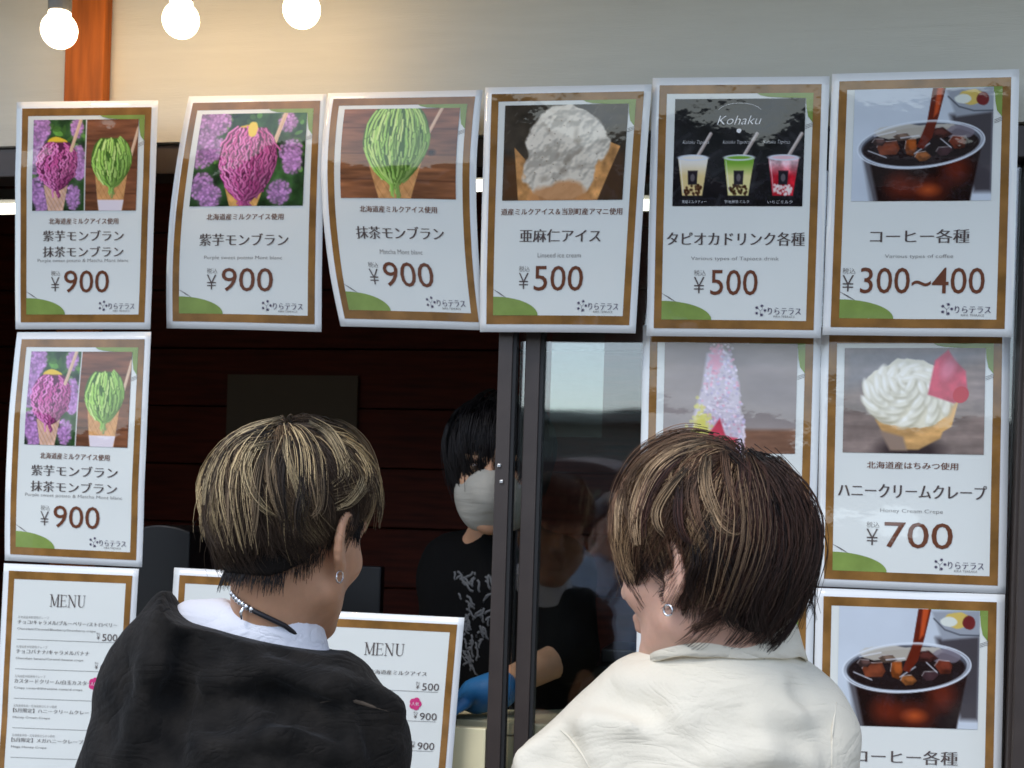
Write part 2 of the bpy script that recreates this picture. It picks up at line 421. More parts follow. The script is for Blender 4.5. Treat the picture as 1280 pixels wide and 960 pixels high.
# window frame: head rail, sill rail, stiles
fr = empty('window_frame', (0, 0, 0)); fr.parent = stall
zh = zb_board - 0.002
b = MB(); b.box((-1.30, 0.010, zh - 0.055), (0.90, 0.085, zh)); b.build('head_rail', MT['bronze'], fr, bevel=0.002)
b = MB(); b.box((-1.30, 0.012, 0.972), (0.90, 0.085, 1.010)); b.build('bottom_rail', MT['bronze'], fr, bevel=0.002)
def stile(x0, x1, y0, y1, gx=0.004):
    b = MB(); b.box((x0, y0, 1.012), (x1, y1, zh - 0.057)); o = b.build('stile', MT['bronze'], fr, bevel=0.0015)
    b = MB(); b.box((x1 + 0.0005, y0 + 0.003, 1.012), (x1 + 0.0005 + gx, y1, zh - 0.057)); b.build('gasket', MT['gasket'], o)
stile(-0.037, -0.011, 0.012, 0.036, 0.006)
stile(0.009, 0.036, 0.030, 0.058, 0.006)
stile(0.855, 0.92, 0.006, 0.075, 0.004)
stile(-1.34, -1.26, 0.006, 0.075, 0.004)
b = MB(); b.box((0.860, -0.012, 0.97), (1.02, 0.0055, zb_board - 0.001)); b.build('jamb', MT['bronze'], stall, bevel=0.002)
b = MB(); b.box((-0.003, 0.0445, 1.013), (0.854, 0.049, zh - 0.058)); pane = b.build('glass_pane', MT['glass'], fr)
tag(pane, 'fixed clear pane mirroring the sky')
# small catches on the inner stile
for px, py in ((624, 582), (627, 602)):
    q = W(px, py, 0.011); b = MB(); b.box(q - np.array([.003, .003, .003]), q + np.array([.003, .001, .003])); b.build('catch', MT['steel'], fr, bevel=0.0008)
# sill and lower cladding
b = MB(); b.box((-1.40, -0.085, 0.925), (1.05, 0.085, 0.97)); b.build('sill', MT['siding'], stall, bevel=0.004)
cl = empty('cladding', (0, 0, 0)); cl.parent = stall
zz = 0.0
while zz < 0.9:
    b = MB(); b.box((XL, 0.0, zz + 0.001), (XR, 0.03, min(zz + 0.152, 0.922))); b.build('siding_board', MT['siding'], cl, bevel=0.002); zz += 0.154
for xa, xb in ((XL, -1.345), (1.022, XR)):
    zz = 0.926
    while zz < zb_board - 0.03:
        b = MB(); b.box((xa, 0.0005, zz), (xb, 0.03, min(zz + 0.152, zb_board - 0.001))); b.build('siding_board', MT['siding'], cl, bevel=0.002); zz += 0.154
# the room
room = empty('inner_wall', (0, 0, 0), kind='structure')
Yb = 1.55
zz = 0.0; k = 0
while zz < 2.78:
    b = MB(); y = Yb + 0.004 * ((k * 7) % 3)
    b.box((XL, y, zz + 0.003), (XR, Yb + 0.05, zz + 0.174)); b.build('plank', MT['plank'], room, bevel=0.0015); zz += 0.176; k += 1
b = MB(); b.box((XL - .06, Yb + .055, 0), (XR + .06, Yb + .08, 2.80)); b.build('light_seal', MT['plank'], room)  # sheets added behind the planks, blocking sky light through their gaps
b = MB(); b.box((XL - .06, .06, 0), (XL - .035, Yb + .05, 2.80)); b.build('light_seal', MT['plank'], room)
b = MB(); b.box((XR + .035, .06, 0), (XR + .06, Yb + .05, 2.80)); b.build('light_seal', MT['plank'], room)
for x0 in (XL - 0.03, XR):
    zz = 0.0
    while zz < 2.78:
        b = MB(); b.box((x0, 0.06, zz + 0.003), (x0 + 0.03, Yb, zz + 0.172)); b.build('plank', MT['plank'], room, bevel=0.004); zz += 0.176
b = MB(); b.box((XL - 0.05, 0.11, 2.80), (XR + 0.05, Yb + 0.08, 2.83)); tag(b.build('ceiling', MT['ceil']), kind='structure')
b = MB(); b.box((XL - 0.05, 0.06, 0.004), (XR + 0.05, Yb, 0.03)); tag(b.build('floor', MT['floor_in']), kind='structure')

# things inside
p0 = W(285, 468, Yb - .012); p1 = W(445, 560, Yb - .012)
b = MB(); b.box((p0[0], Yb - .014, p1[2] - .02), (p1[0], Yb - .006, p0[2])); tag(b.build('notice_board', MT['notice']), 'dim olive blank board on the dark back wall above the left customer', 'notice board')
def lamp(px0, px1, py, yy, lab, r=0.014):
    a = W(px0, py, yy); c = W(px1, py, yy); zc = (a[2] + c[2]) / 2
    t = empty('tube_lamp', (a[0], yy, zc), lab, 'lamp', 'tube lamps inside the stall')
    b = MB(); b.tube([(a[0], yy, zc), (c[0], yy, zc)], r, 12); b.build('tube', MT['tube'], t, True)
    b = MB(); b.box((a[0] - .02, yy - .03, zc + r + .002), (c[0] + .02, yy + .03, zc + r + .03)); b.build('housing', MT['socket'], t)
    for x in (a[0] + .05, c[0] - .05): b = MB(); b.tube([(x, yy, zc + r + .031), (x, yy, 2.799)], .003, 6); b.build('hanger', MT['cable'], t)
lamp(-160, 26, 262, 0.80, 'short lit tube lamp inside, left of the upper left poster')
lamp(196, 330, 214, 0.85, 'lit tube lamp inside, in the gap right of the upper left poster')
lamp(770, 860, 256, 0.90, 'lit tube lamp inside, behind the gap between the flax ice and tapioca posters')
lamp(560, 640, 232, 0.80, 'lit tube lamp inside, behind the gap left of the flax ice poster')
# serving counter
ct = empty('serving_counter', (-0.9, 0.1, 0), 'cream laminate serving counter just inside the window', 'counter')
b = MB(); b.box((-1.25, 0.0865, 1.222), (0.84, 0.62, 1.247)); b.build('countertop', MT['counter'], ct, bevel=0.003)
b = MB(); b.box((-1.24, 0.0885, 0.03), (0.83, 0.60, 1.220)); b.build('cabinet', MT['counter'], ct)
b = MB(); b.box((-1.255, 0.0125, 1.012), (-0.0385, 0.034, 1.243)); b.build('apron_panel', MT['counter'], ct, bevel=.002)
# monitor
a = W(412, 706, 0.50); c = W(474, 790, 0.50)
t = empty('till_monitor', (a[0], 0.5, 1.248), 'black till monitor standing on the counter right of the left customer', 'monitor')
b = MB(); b.box((a[0], .50, 1.30), (c[0], .53, a[2])); b.build('screen', MT['black'], t, bevel=.004)
b = MB(); b.box((a[0] + .03, .50, 1.26), (c[0] - .03, .52, 1.299)); b.box((a[0], .44, 1.248), (c[0], .58, 1.259)); b.build('stand', MT['black'], t)
# soft serve machine at far left
a = W(176, 655, 0.40); c = W(246, 700, 0.40)
t = empty('coffee_machine', (a[0], .4, 1.248), 'black rounded drinks machine on the counter behind the standing menu', 'machine')
b = MB(); n = 12
prof = [(a[0] + (c[0] - a[0]) * i / n, a[2] - 0.045 * (1 - sin(pi * (0.25 + 0.5 * i / n)))) for i in range(n + 1)]
V = []; 
for yy in (.36, .52):
    V += [(x, yy, zt) for x, zt in prof] + [(c[0], yy, 1.3), (a[0], yy, 1.3)]
m_ = n + 3
b.add(V, [tuple(range(m_)), tuple(range(m_, 2 * m_))[::-1]] + [(i, m_ + i, m_ + (i + 1) % m_, (i + 1) % m_) for i in range(m_)])
b.build('body', MT['black'], t, bevel=.004)
b = MB(); b.box((a[0] + .01, .33, 1.248), (c[0] - .01, .54, 1.299)); b.build('base', MT['black'], t, bevel=.003)
# dark drawer behind the pane, right of the centre
a = W(716, 812, 0.35); c = W(800, 900, 0.35)
t = empty('cash_drawer', (a[0], .35, 1.248), 'black metal cash drawer on the counter behind the glass', 'cash drawer')
b = MB(); b.box((a[0], .35, 1.248), (c[0] + .12, .62, a[2] - .03)); b.build('case', MT['black'], t, bevel=.004)
b = MB(); b.box((a[0] + .05, .40, a[2] - .029), (c[0] + .10, .60, a[2])); b.build('tray', MT['black'], t, bevel=.004)
# clear sheet taped inside the glass
a = W(690, 423, 0.052); c = W(752, 547, 0.052)
b = MB(); b.box((a[0], .0525, c[2]), (c[0], .0535, a[2] + .03)); tag(b.build('clear_sheet', MT['film']), 'faint clear plastic sheet on the glass between the dark stile and the shaved ice poster', 'plastic sheet')

# ------------------------------------------------------------------ string of lit bulbs
def bulb(px, py, lab):
    c = W(px, py, -0.17); r = 0.0325
    t = empty('light_bulb', c, lab, 'light bulb', 'bulbs on the string over the stall')
    b = MB(); prof = [(r * sin(pi * i / 14), -r * cos(pi * i / 14)) for i in range(0, 12)] + [(0.020, r * 0.97), (0.0165, r * 1.1)]
    b.lathe(c, prof, 28); b.build('globe', MT['bulb'], t, True)
    b = MB(); b.lathe(c, [(0.0, r * 1.0), (0.0195, r * 1.0), (0.0205, r * 1.1), (0.021, r + 0.035), (0.016, r + 0.045), (0.006, r + 0.05), (0.0, r + 0.05)], 20)
    b.build('socket', MT['socket'], t, True)
    b = MB(); b.tube([c + (0, 0, r + .049), c + (0, 0, r + .075)], 0.004, 8)
    b.tube([c + (-.022, 0, r + .058), c + (-.012, .004, r + .05), c + (.0, .006, r + .055), c + (.014, .004, r + .049), c + (.024, 0, r + .06)], 0.0022, 6)
    b.build('wire', MT['cable'], t, True)
    l = bpy.data.lights.new('bulb_light', 'POINT'); l.energy = 5.6; l.color = (1.0, 0.62, 0.30); l.shadow_soft_size = 0.034
    lo = bpy.data.objects.new('bulb_light', l); COL.objects.link(lo); lo.parent = t
    lo.location = (0, 0, -0.0005); 
    return c + np.array([0, 0, r + .072])
tops = [bulb(74, 38, 'leftmost lit round bulb, in front of the orange post'), bulb(226, 25, 'middle lit round bulb of the three on the string'),
        bulb(377, 12, 'rightmost lit round bulb, cut by the top of the picture')]
b = MB(); pts = [tops[0] + (-.5, 0, .06)]
for i, t_ in enumerate(tops):
    pts.append(t_)
    if i < 2: pts.append((tops[i] + tops[i + 1]) / 2 - (0, 0, .004))
pts += [tops[2] + (.12, 0, .03), tops[2] + (.35, .0, ztop - tops[2][2] - .004)]
b.tube(pts, 0.0038, 8); tag(b.build('lamp_cable', MT['cable'], smooth=True), 'black cable that carries the round bulbs under the eave', 'cable')

# ------------------------------------------------------------------ what the glass mirrors, on the far side of the yard
def mir(px, py, dist):                       # a pixel seen in the pane -> place in the yard at y = -dist
    q = W(px, py, 0.09 + dist); return np.array([q[0], -dist, q[2]])
D1 = 34.0
q = mir(740, 516, D1)
mk = empty('market_hall', (0, -D1, 0), 'long low grey green market hall across the yard, mirrored in the pane', 'building')
b = MB(); b.box((-40, -D1 - 8, 0), (40, -D1, q[2] - .3)); b.build('wall', MT['farwall'], mk)
b = MB(); b.box((-41, -D1 - 9, q[2] - .3), (41, -D1 + .8, q[2])); b.build('roof', MT['farwall'], mk)
for i in range(-9, 10):
    b = MB(); b.box((i * 4 - 1.0, -D1 + .002, 1.0), (i * 4 + 1.0, -D1 + .05, 2.6)); b.build('window', MT['black'], mk)
D2 = 11.0
q = mir(740, 578, D2); q2 = mir(740, 628, D2)
kb = empty('tiled_shelter', (0, -D2, 0), 'low shelter with scalloped brown tile roof across the yard', 'shelter')
b = MB(); V = []; n = 400; x0, x1 = -9.0, 9.0
for i in range(n + 1):
    x = x0 + (x1 - x0) * i / n; s = abs(sin(x * 2.6)) * 0.10
    V += [(x, -D2, q2[2]), (x, -D2, q[2] - .10 + s), (x, -D2 - 1.6, q[2] + .0 + s)]
Fc = []
for i in range(n):
    a = 3 * i; Fc += [(a, a + 3, a + 4, a + 1), (a + 1, a + 4, a + 5, a + 2)]
b.add(V, Fc); b.build('roof', MT['tile'], kb)
for i in range(-4, 5):
    b = MB(); b.box((i * 2.1 - .06, -D2 - .3, 0), (i * 2.1 + .06, -D2 - .2, q2[2])); b.build('post', MT['siding'], kb)
b = MB(); b.box((-9, -D2 - 1.6, 0), (9, -D2 - 1.55, q[2] - .1)); b.build('wall', MT['siding'], kb)
# flowering hedge between
D3 = 8.0
qh = mir(740, 622, D3)
rb = np.random.default_rng(3)
N = 5200
cx = rb.uniform(-4.5, 4.5, N); cz = rb.uniform(0.15, 1, N) ** 0.6 * (qh[2] + .02 + .10 * np.sin(cx * 3)); cy = -D3 + rb.uniform(-.3, .3, N)
C_ = np.stack([cx, cy, cz], 1); a1 = rb.normal(size=(N, 3)); a1 /= np.linalg.norm(a1, axis=1)[:, None]; a2 = np.cross(a1, rb.normal(size=(N, 3))); a2 /= np.linalg.norm(a2, axis=1)[:, None]
s_ = rb.uniform(.03, .07, N)[:, None]
V = np.concatenate([C_ - a1 * s_, C_ + a2 * s_ * .6, C_ + a1 * s_, C_ - a2 * s_ * .6]); ii = np.arange(N)
Q = np.stack([ii, ii + N, ii + 2 * N, ii + 3 * N], 1)
fl = rb.random(N) < .45
hd = empty('flowering_hedge', (0, -D3, 0), 'lilac flowering hedge across the yard, mirrored in the pane', 'hedge')
for nm, msk, mm in (('leaf', ~fl, 'leaf'), ('blossom', fl, 'petal')):
    tag(link(nm, mesh_np(nm, V, quads=Q[msk]), MT[mm], hd), kind='stuff')

# ------------------------------------------------------------------ lettering
_tc = {}
def text_mesh(s, off=0.0, shear=0.0, space=1.0):
    key = (s, off, shear, space)
    if key in _tc: return _tc[key]
    c = bpy.data.curves.new('lettering', 'FONT'); c.body = s; c.size = 1; c.offset = off; c.shear = shear; c.space_character = space
    c.resolution_u = 3; c.fill_mode = 'FRONT'
    o = bpy.data.objects.new('lettering', c); COL.objects.link(o)
    bpy.context.view_layer.update()
    ev = o.evaluated_get(bpy.context.evaluated_depsgraph_get()); me = ev.to_mesh()
    V = np.array([v.co[:2] for v in me.vertices]); T = []
    me.calc_loop_triangles(); T = [tuple(t.vertices) for t in me.loop_triangles]
    ev.to_mesh_clear(); bpy.data.objects.remove(o); bpy.data.curves.remove(c)
    if len(V) == 0: V = np.zeros((0, 2)); T = []
    _tc[key] = (V, T); return _tc[key]

PW, PH = 0.30, 0.44
class Sheet:
    """one laminated sheet: a warped surface through given corner and middle points, with print on top"""
    def __init__(s, px, y0, bulge=0.0, seed=0, tilt=0.0):
        ys = (y0 - tilt, y0 - tilt / 2, y0)
        s.L = [W(*px[2 * i], ys[i]) for i in range(3)]; s.Rt = [W(*px[2 * i + 1], ys[i]) for i in range(3)]
        s.bulge = bulge; s.seed = seed; s.G = {}
    def at(s, u, v, layer=0.0):
        u = np.asarray(u, float); v = np.asarray(v, float)
        w0, w1, w2 = (1 - v) * (1 - 2 * v), 4 * v * (1 - v), v * (2 * v - 1)
        L = sum(w[..., None] * p for w, p in zip((w0, w1, w2), s.L)); Rr = sum(w[..., None] * p for w, p in zip((w0, w1, w2), s.Rt))
        p = L * (1 - u[..., None]) + Rr * u[..., None]
        wav = (fbm(u * 2.2 + s.seed, v * 3.1 + s.seed * 3, s.seed + 5, 2) - .5) * 0.006 * np.clip(v * 3, 0, 1)
        d = s.bulge * np.sin(pi * np.clip(v, 0, 1)) + wav + 0.0025 * np.sin(pi * u) * np.clip(v, 0, 1)
        p[..., 1] -= layer + np.maximum(d + .003, 0)
        return p
    def _add(s, key, V, Fc):
        g = s.G.setdefault(key, [[], []]); b = sum(len(x) for x in g[0]); g[0].append(V); g[1] += [tuple(b + i for i in f) for f in Fc]
    def grid(s, key, u0, v0, u1, v1, nu, nv, layer):
        uu, vv = np.meshgrid(np.linspace(u0, u1, nu + 1), np.linspace(v0, v1, nv + 1))
        V = s.at(uu, vv, layer).reshape(-1, 3); w = nu + 1
        s._add(key, V, [(j * w + i, (j + 1) * w + i, (j + 1) * w + i + 1, j * w + i + 1) for j in range(nv) for i in range(nu)])
    def poly(s, key, pts, layer):                       # triangle fan about the centre, refined
        pts = np.array(pts); c = pts.mean(0); n = len(pts); rings = 7; U = [c[None]]
        for k in range(1, rings + 1): U.append(c + (pts - c) * k / rings)
        U = np.concatenate(U); V = s.at(U[:, 0], U[:, 1], layer); Fc = []
        for i in range(n): Fc.append((0, 1 + (i + 1) % n, 1 + i))
        for k in range(rings - 1):
            for i in range(n):
                a, b_ = 1 + k * n + i, 1 + k * n + (i + 1) % n; Fc.append((a, b_, b_ + n, a + n))
        s._add(key, V, Fc)
    def line(s, key, u0, v0, u1, v1, w, layer):
        n = 8; t = np.linspace(0, 1, n + 1); du, dv = (u1 - u0) * PW, (v1 - v0) * PH; L = sqrt(du * du + dv * dv); nx, ny = -dv / L * w / 2 / PW, du / L * w / 2 / PH
        a = s.at(u0 + (u1 - u0) * t + nx, v0 + (v1 - v0) * t + ny, layer); b = s.at(u0 + (u1 - u0) * t - nx, v0 + (v1 - v0) * t - ny, layer)
        s._add(key, np.concatenate([a, b]), [(i, i + 1, n + 2 + i, n + 1 + i) for i in range(n)])
    def text(s, key, st, uc, vc, wu, hv, layer=0.0015, off=0.0, shear=0.0, mincho=0.0, align='C', space=1.0, slope=0.0):
        V, T = text_mesh(st, off, shear, space)
        if not len(V): return
        lo, hi = V.min(0), V.max(0); sz = np.maximum(hi - lo, 1e-6)
        q = (V - lo) / sz
        u = (uc - wu / 2 if align == 'C' else uc) + q[:, 0] * wu
        v = vc + hv / 2 - q[:, 1] * hv + slope * (q[:, 0] - .5)
        copies = [0.0] if not mincho else [-mincho, 0.0, mincho]
        for i, dx in enumerate(copies):
            s._add(key, s.at(u + dx, v, layer + i * 0.00006), T)
    def build(s, parent, names):
        out = {}
        for key, (Vs, Fc) in s.G.items():
            nm, m = names[key]; me = bpy.data.meshes.new(nm); V = np.concatenate(Vs)
            me.from_pydata([tuple(map(float, p)) for p in V], [], Fc); me.update()
            out[key] = link(nm, me, MT[m], parent, key[:4] in ('shee', 'fiel', 'bord', 'blob'))
            if key not in ('sheet', 'field', 'border', 'blob', 'blob2'): out[key]['kind'] = 'stuff'
        return out
    def sheet(s, t=0.0006):
        nu, nv = 20, 28
        uu, vv = np.meshgrid(np.linspace(0, 1, nu + 1), np.linspace(0, 1, nv + 1)); w = nu + 1
        # rounded laminate corners
        A = s.at(uu, vv, 0).reshape(-1, 3); B = A.copy(); B[:, 1] += t; n = len(A)
        Fc = [(j * w + i, (j + 1) * w + i, (j + 1) * w + i + 1, j * w + i + 1) for j in range(nv) for i in range(nu)]
        Fc += [tuple(n + k for k in f[::-1]) for f in Fc]
        rim = [i for i in range(w)] + [j * w + nu for j in range(1, nv + 1)] + [nv * w + i for i in range(nu - 1, -1, -1)] + [j * w for j in range(nv - 1, 0, -1)]
        Fc += [(rim[k], rim[(k + 1) % len(rim)], n + rim[(k + 1) % len(rim)], n + rim[k]) for k in range(len(rim))]
        s._add('sheet', np.concatenate([A, B]), Fc)

def frame_print(s, top=0.03):
    s.sheet()
    s.grid('field', .078, .058, .922, .942, 20, 28, .0005)
    b0, b1 = .042, .086; c0, c1 = .030, .064
    s.grid('border', b0, c0, 1 - b0, c1, 20, 1, .0008); s.grid('border', b0, 1 - c1, 1 - b0, 1 - c0, 20, 1, .0008)
    s.grid('border', b0, c1, b1, 1 - c1, 1, 28, .0008); s.grid('border', 1 - b1, c1, 1 - b0, 1 - c1, 1, 28, .0008)

NAMES = {'sheet': ('laminated_sheet', 'paper'), 'field': ('printed_ground', 'field'), 'border': ('printed_border', 'brown'), 'blob': ('green_print', 'green'), 'blob2': ('green_print', 'green'),
         'ink': ('lettering', 'ink'), 'grey': ('small_lettering', 'inklight'), 'price': ('price_lettering', 'price'), 'logo': ('shop_logo', 'logo'), 'pink': ('flower_mark', 'pink'), 'white': ('photo_lettering', 'whiteink')}

_photos = {}
def poster(px, y0, label, photo=None, small=None, title=(), eng=None, price=None, bulge=0.004, seed=0, pr=(.128, .082, .872, .482), tw=.58, sw=.5, ew=.4, pc=.52, pw=.33, mesh=None, logo=True, kohaku=False, tilt=0.0):
    t = empty('food_poster', W(*px[4], y0), label, 'poster', 'laminated posters of the stall')
    s = Sheet(px, y0, bulge, seed, tilt); frame_print(s)
    # green print in two corners
    a = np.linspace(0, pi / 2, 14)
    s.poly('blob', [(.086, .936)] + [(.086 + .29 * sin(x), .936 - .072 * cos(x)) for x in a], .0014)
    for k in range(4): s.line('grey', .085 + .012 * k, .835 + .004 * k, .135 + .012 * k, .857 + .004 * k, .0006, .0012)
    s.poly('blob2', [(.914, .064), (.60, .064), (.62, .072), (.66, .078), (.75, .082), (.885, .084), (.914, .084)], .0013)
    s.poly('blob2', [(.914, .0841), (.874, .0841), (.878, .12), (.888, .155), (.914, .178)], .0013)
    for k in range(3): s.line('grey', .875 + .0 * k, .19 + .006 * k, .920, .178 + .006 * k, .0007, .0013)
    if small: s.text('price', small, .5, .528, sw, .027, off=-.004, mincho=.0008)
    n = len(title)
    for i, tt in enumerate(title):
        vc = .625 if n == 1 else (.592 + .07 * i); s.text('ink', tt, .5, vc, tw, .052 if n == 1 else .047, off=-.012, mincho=.0028)
    if eng: s.text('grey', eng, .5, .702, ew, .018, off=-.012)
    if price:
        h = .098; u0 = pc - pw / 2
        s.text('price', price, pc + .01, .792, pw, h, off=.002)
        s.text('ink', '¥', u0 - .055, .803, .062, .062, off=-.01); s.text('ink', '税込', u0 - .052, .756, .068, .022, off=-.01)
    if logo:
        for k in range(5):
            x = 2 * pi * k / 5 + .3; cu, cv = .655 + .026 * sin(x), .898 - .018 * cos(x)
            s.poly('logo', [(cu + .011 * cos(w) * (1 if j % 2 else .45), cv + .0075 * sin(w) * (1 if j % 2 else .45)) for j, w in enumerate(np.linspace(0, 2 * pi, 17)[:-1])], .0013)
        s.line('logo', .655, .90, .655, .922, .0006, .0013); s.line('logo', .655, .90, .64, .89, .0005, .0013); s.line('logo', .655, .90, .67, .89, .0005, .0013)
        s.text('logo', 'りらテラス', .79, .900, .185, .026, off=-.014, mincho=.001)
        s.text('grey', 'RIRA TERRACE', .79, .921, .12, .008, off=-.01)
    if kohaku:
        u0, v0, u1, v1 = pr
        s.text('white', 'Kohaku', u0 + .50 * (u1 - u0), v0 + .20 * (v1 - v0), .25, .034, shear=.3, off=-.014, layer=.0019)
        s.poly('white', [(u0 + .5 * (u1 - u0) + .014 * cos(w), v0 + .30 * (v1 - v0) + .009 * sin(w)) for w in np.linspace(0, 2 * pi, 13)[:-1]], .0019)
        arc = [(u0 + (.5 + .17 * cos(w)) * (u1 - u0), v0 + (.13 - .09 * sin(w)) * (v1 - v0)) for w in np.linspace(.3, pi - .3, 9)]
        for i in range(8): s.line('white', *arc[i], *arc[i + 1], .0005, .0019)
        for k in range(3):
            s.text('white', 'Kohaku Tapioca', u0 + (.17 + .31 * k) * (u1 - u0), v0 + .41 * (v1 - v0), .15, .018, shear=.3, off=-.02, layer=.0019)
            s.text('white', ['黒糖ミルクティー', '宇治抹茶ミルク', 'いちごミルク'][k], u0 + (.17 + .33 * k) * (u1 - u0), v0 + .96 * (v1 - v0), .14, .012, off=-.012, layer=.0019)
    s.build(t, NAMES)
    if photo is not None:
        cols = _photos.get(photo)
        if cols is None: cols = _photos[photo] = PAINT[photo]()
        hh, ww = cols.shape[:2]
        uu, vv = np.meshgrid(np.linspace(pr[0], pr[2], ww), np.linspace(pr[1], pr[3], hh))
        V = s.at(uu, vv, .0015).reshape(-1, 3); i, j = np.meshgrid(np.arange(ww - 1), np.arange(hh - 1)); q = (j * ww + i).ravel()
        link('printed_photo', mesh_np('printed_photo', V, quads=np.stack([q, q + ww, q + ww + 1, q + 1], 1), cols=cols.reshape(-1, 3)), MT['photo'], t, True)
    return t
# ------------------------------------------------------------------ the printed food pictures (vertex colours of a fine grid)
class Canvas:
    def __init__(s, w=160, h=124, asp=1.30):
        s.w, s.h, s.a = w, h, asp
        s.x, s.y = np.meshgrid((np.arange(w) + .5) / w * asp, (np.arange(h) + .5) / h)   # x in 0..asp, y in 0..1 downwards
        s.c = np.zeros((h, w, 3)); s.px = 1.0 / h
    def fill(s, rgb): s.c[:] = rgb; return s
    def mix(s, m, rgb): s.c = s.c * (1 - m[..., None]) + np.asarray(rgb, float) * m[..., None]; return s
    def sm(s, d, soft=None):
        w = soft or s.px; return np.clip(.5 - d / w, 0, 1)
    def ell(s, cx, cy, rx, ry, rgb, soft=None, rot=0, a=1.0, rough=0, sc=6, seed=1):
        dx, dy = s.x - cx, s.y - cy; q = dx * cos(rot) + dy * sin(rot); r = -dx * sin(rot) + dy * cos(rot)
        d = (np.sqrt((q / rx) ** 2 + (r / ry) ** 2) - 1) * min(rx, ry)
        if rough: d = d + rough * (fbm(s.x * sc + seed, s.y * sc, seed) - .5)
        m = s.sm(d, soft) * a; s.mix(m, rgb); return m
    def poly(s, pts, rgb, soft=None, a=1.0):
        pts = np.array(pts); n = len(pts); ins = np.zeros_like(s.x, bool); dm = np.full_like(s.x, 9.)
        for i in range(n):
            (x0, y0), (x1, y1) = pts[i], pts[(i + 1) % n]
            c = ((y0 > s.y) != (y1 > s.y)) & (s.x < (x1 - x0) * (s.y - y0) / (y1 - y0 + 1e-9) + x0); ins ^= c
            dm = np.minimum(dm, s._seg(x0, y0, x1, y1))
        m = s.sm(np.where(ins, -dm, dm), soft) * a; s.mix(m, rgb); return m
    def _seg(s, x0, y0, x1, y1):
        dx, dy = x1 - x0, y1 - y0; t = np.clip(((s.x - x0) * dx + (s.y - y0) * dy) / (dx * dx + dy * dy + 1e-9), 0, 1)
        return np.hypot(s.x - x0 - t * dx, s.y - y0 - t * dy)
    def stroke(s, pts, w, rgb, soft=None, a=1.0, clip=None):
        d = np.full_like(s.x, 9.)
        for i in range(len(pts) - 1): d = np.minimum(d, s._seg(*pts[i], *pts[i + 1]))
        m = s.sm(d - w / 2, soft) * a
        if clip is not None: m = m * clip
        s.mix(m, rgb)
    def noise(s, amp, sx, sy, seed, m=1.0):
        n = (fbm(s.x * sx + seed, s.y * sy + seed * 2, seed) - .5) * 2 * amp
        s.c = s.c * (1 + (n * m)[..., None]); return s
    def out(s):
        c = np.clip(s.c, 0, 255) / 255; c = np.where(c <= .04045, c / 12.92, ((c + .055) / 1.055) ** 2.4)
        return c.astype(np.float32)

def wood(cv, base=(128, 84, 56), x0=0, x1=9):
    m = ((cv.x >= x0) & (cv.x < x1)).astype(float)
    cv.mix(m, base); cv.noise(.30, 3, 26, 4, m); cv.noise(.22, 1.4, 3.5, 9, m)
    for y in (.23, .52, .80): cv.mix(m * cv.sm(abs(cv.y - y - .02 * (cv.x - .6)) - .006, .02) * .6, (60, 34, 22))
    return cv
def foliage(cv, x0=0, x1=9, lil=True, seed=2):
    r = np.random.default_rng(seed); m = ((cv.x >= x0) & (cv.x < x1)).astype(float); keep = cv.c.copy()
    cv.fill((48, 78, 40)); cv.noise(.7, 7, 7, seed)
    w = min(x1, cv.a) - x0
    for _ in range(70):
        g_ = r.uniform(.5, 1.35); cv.ell(x0 + r.random() * w, r.random() * .62, r.uniform(.02, .07), r.uniform(.015, .035), (92 * g_, 142 * g_, 60 * g_), rot=r.uniform(0, 3), a=.75)
    if lil:
        for cx, cy, rr in ((.08, .15, .17), (.22, .1, .12), (.06, .42, .16), (.2, .38, .12), (.95, .1, .1), (1.0, .42, .12), (.1, .78, .13), (.2, .9, .12), (1.02, .55, .1), (.9, .85, .12)):
            if x0 + cx * w / 1.3 * 1.3 > x1 + .1: continue
            cx = x0 + cx * w / 1.15
            cv.ell(cx, cy, rr * min(1, w), rr, (150, 108, 160), soft=.08, a=.75)
            for _ in range(120):
                a_, q = r.uniform(0, 6.28), rr * 1.1 * sqrt(r.random()); b_ = r.uniform(.7, 1.2)
                cv.ell(cx + q * cos(a_) * min(1, w), cy + q * sin(a_), .015, .013, (196 * b_, 142 * b_, 200 * b_), a=.7, soft=.012)
    cv.c = cv.c * m[..., None] + keep * (1 - m[..., None])
def cone(cv, cx, top, w, rgb=(205, 150, 95), bot=1.05, wb=.55):
    m = cv.poly([(cx - w, top), (cx + w, top), (cx + w * wb, bot), (cx - w * wb, bot)], rgb)
    cv.noise(.15, 14, 14, 3, m)
    for k in range(-6, 7):
        cv.stroke([(cx + k * w / 3, top - .05), (cx + k * w / 3 + .35, top + .5)], .008, (160, 105, 60), a=.45, clip=m)
        cv.stroke([(cx + k * w / 3, top - .05), (cx + k * w / 3 - .35, top + .5)], .008, (228, 178, 122), a=.45, clip=m)
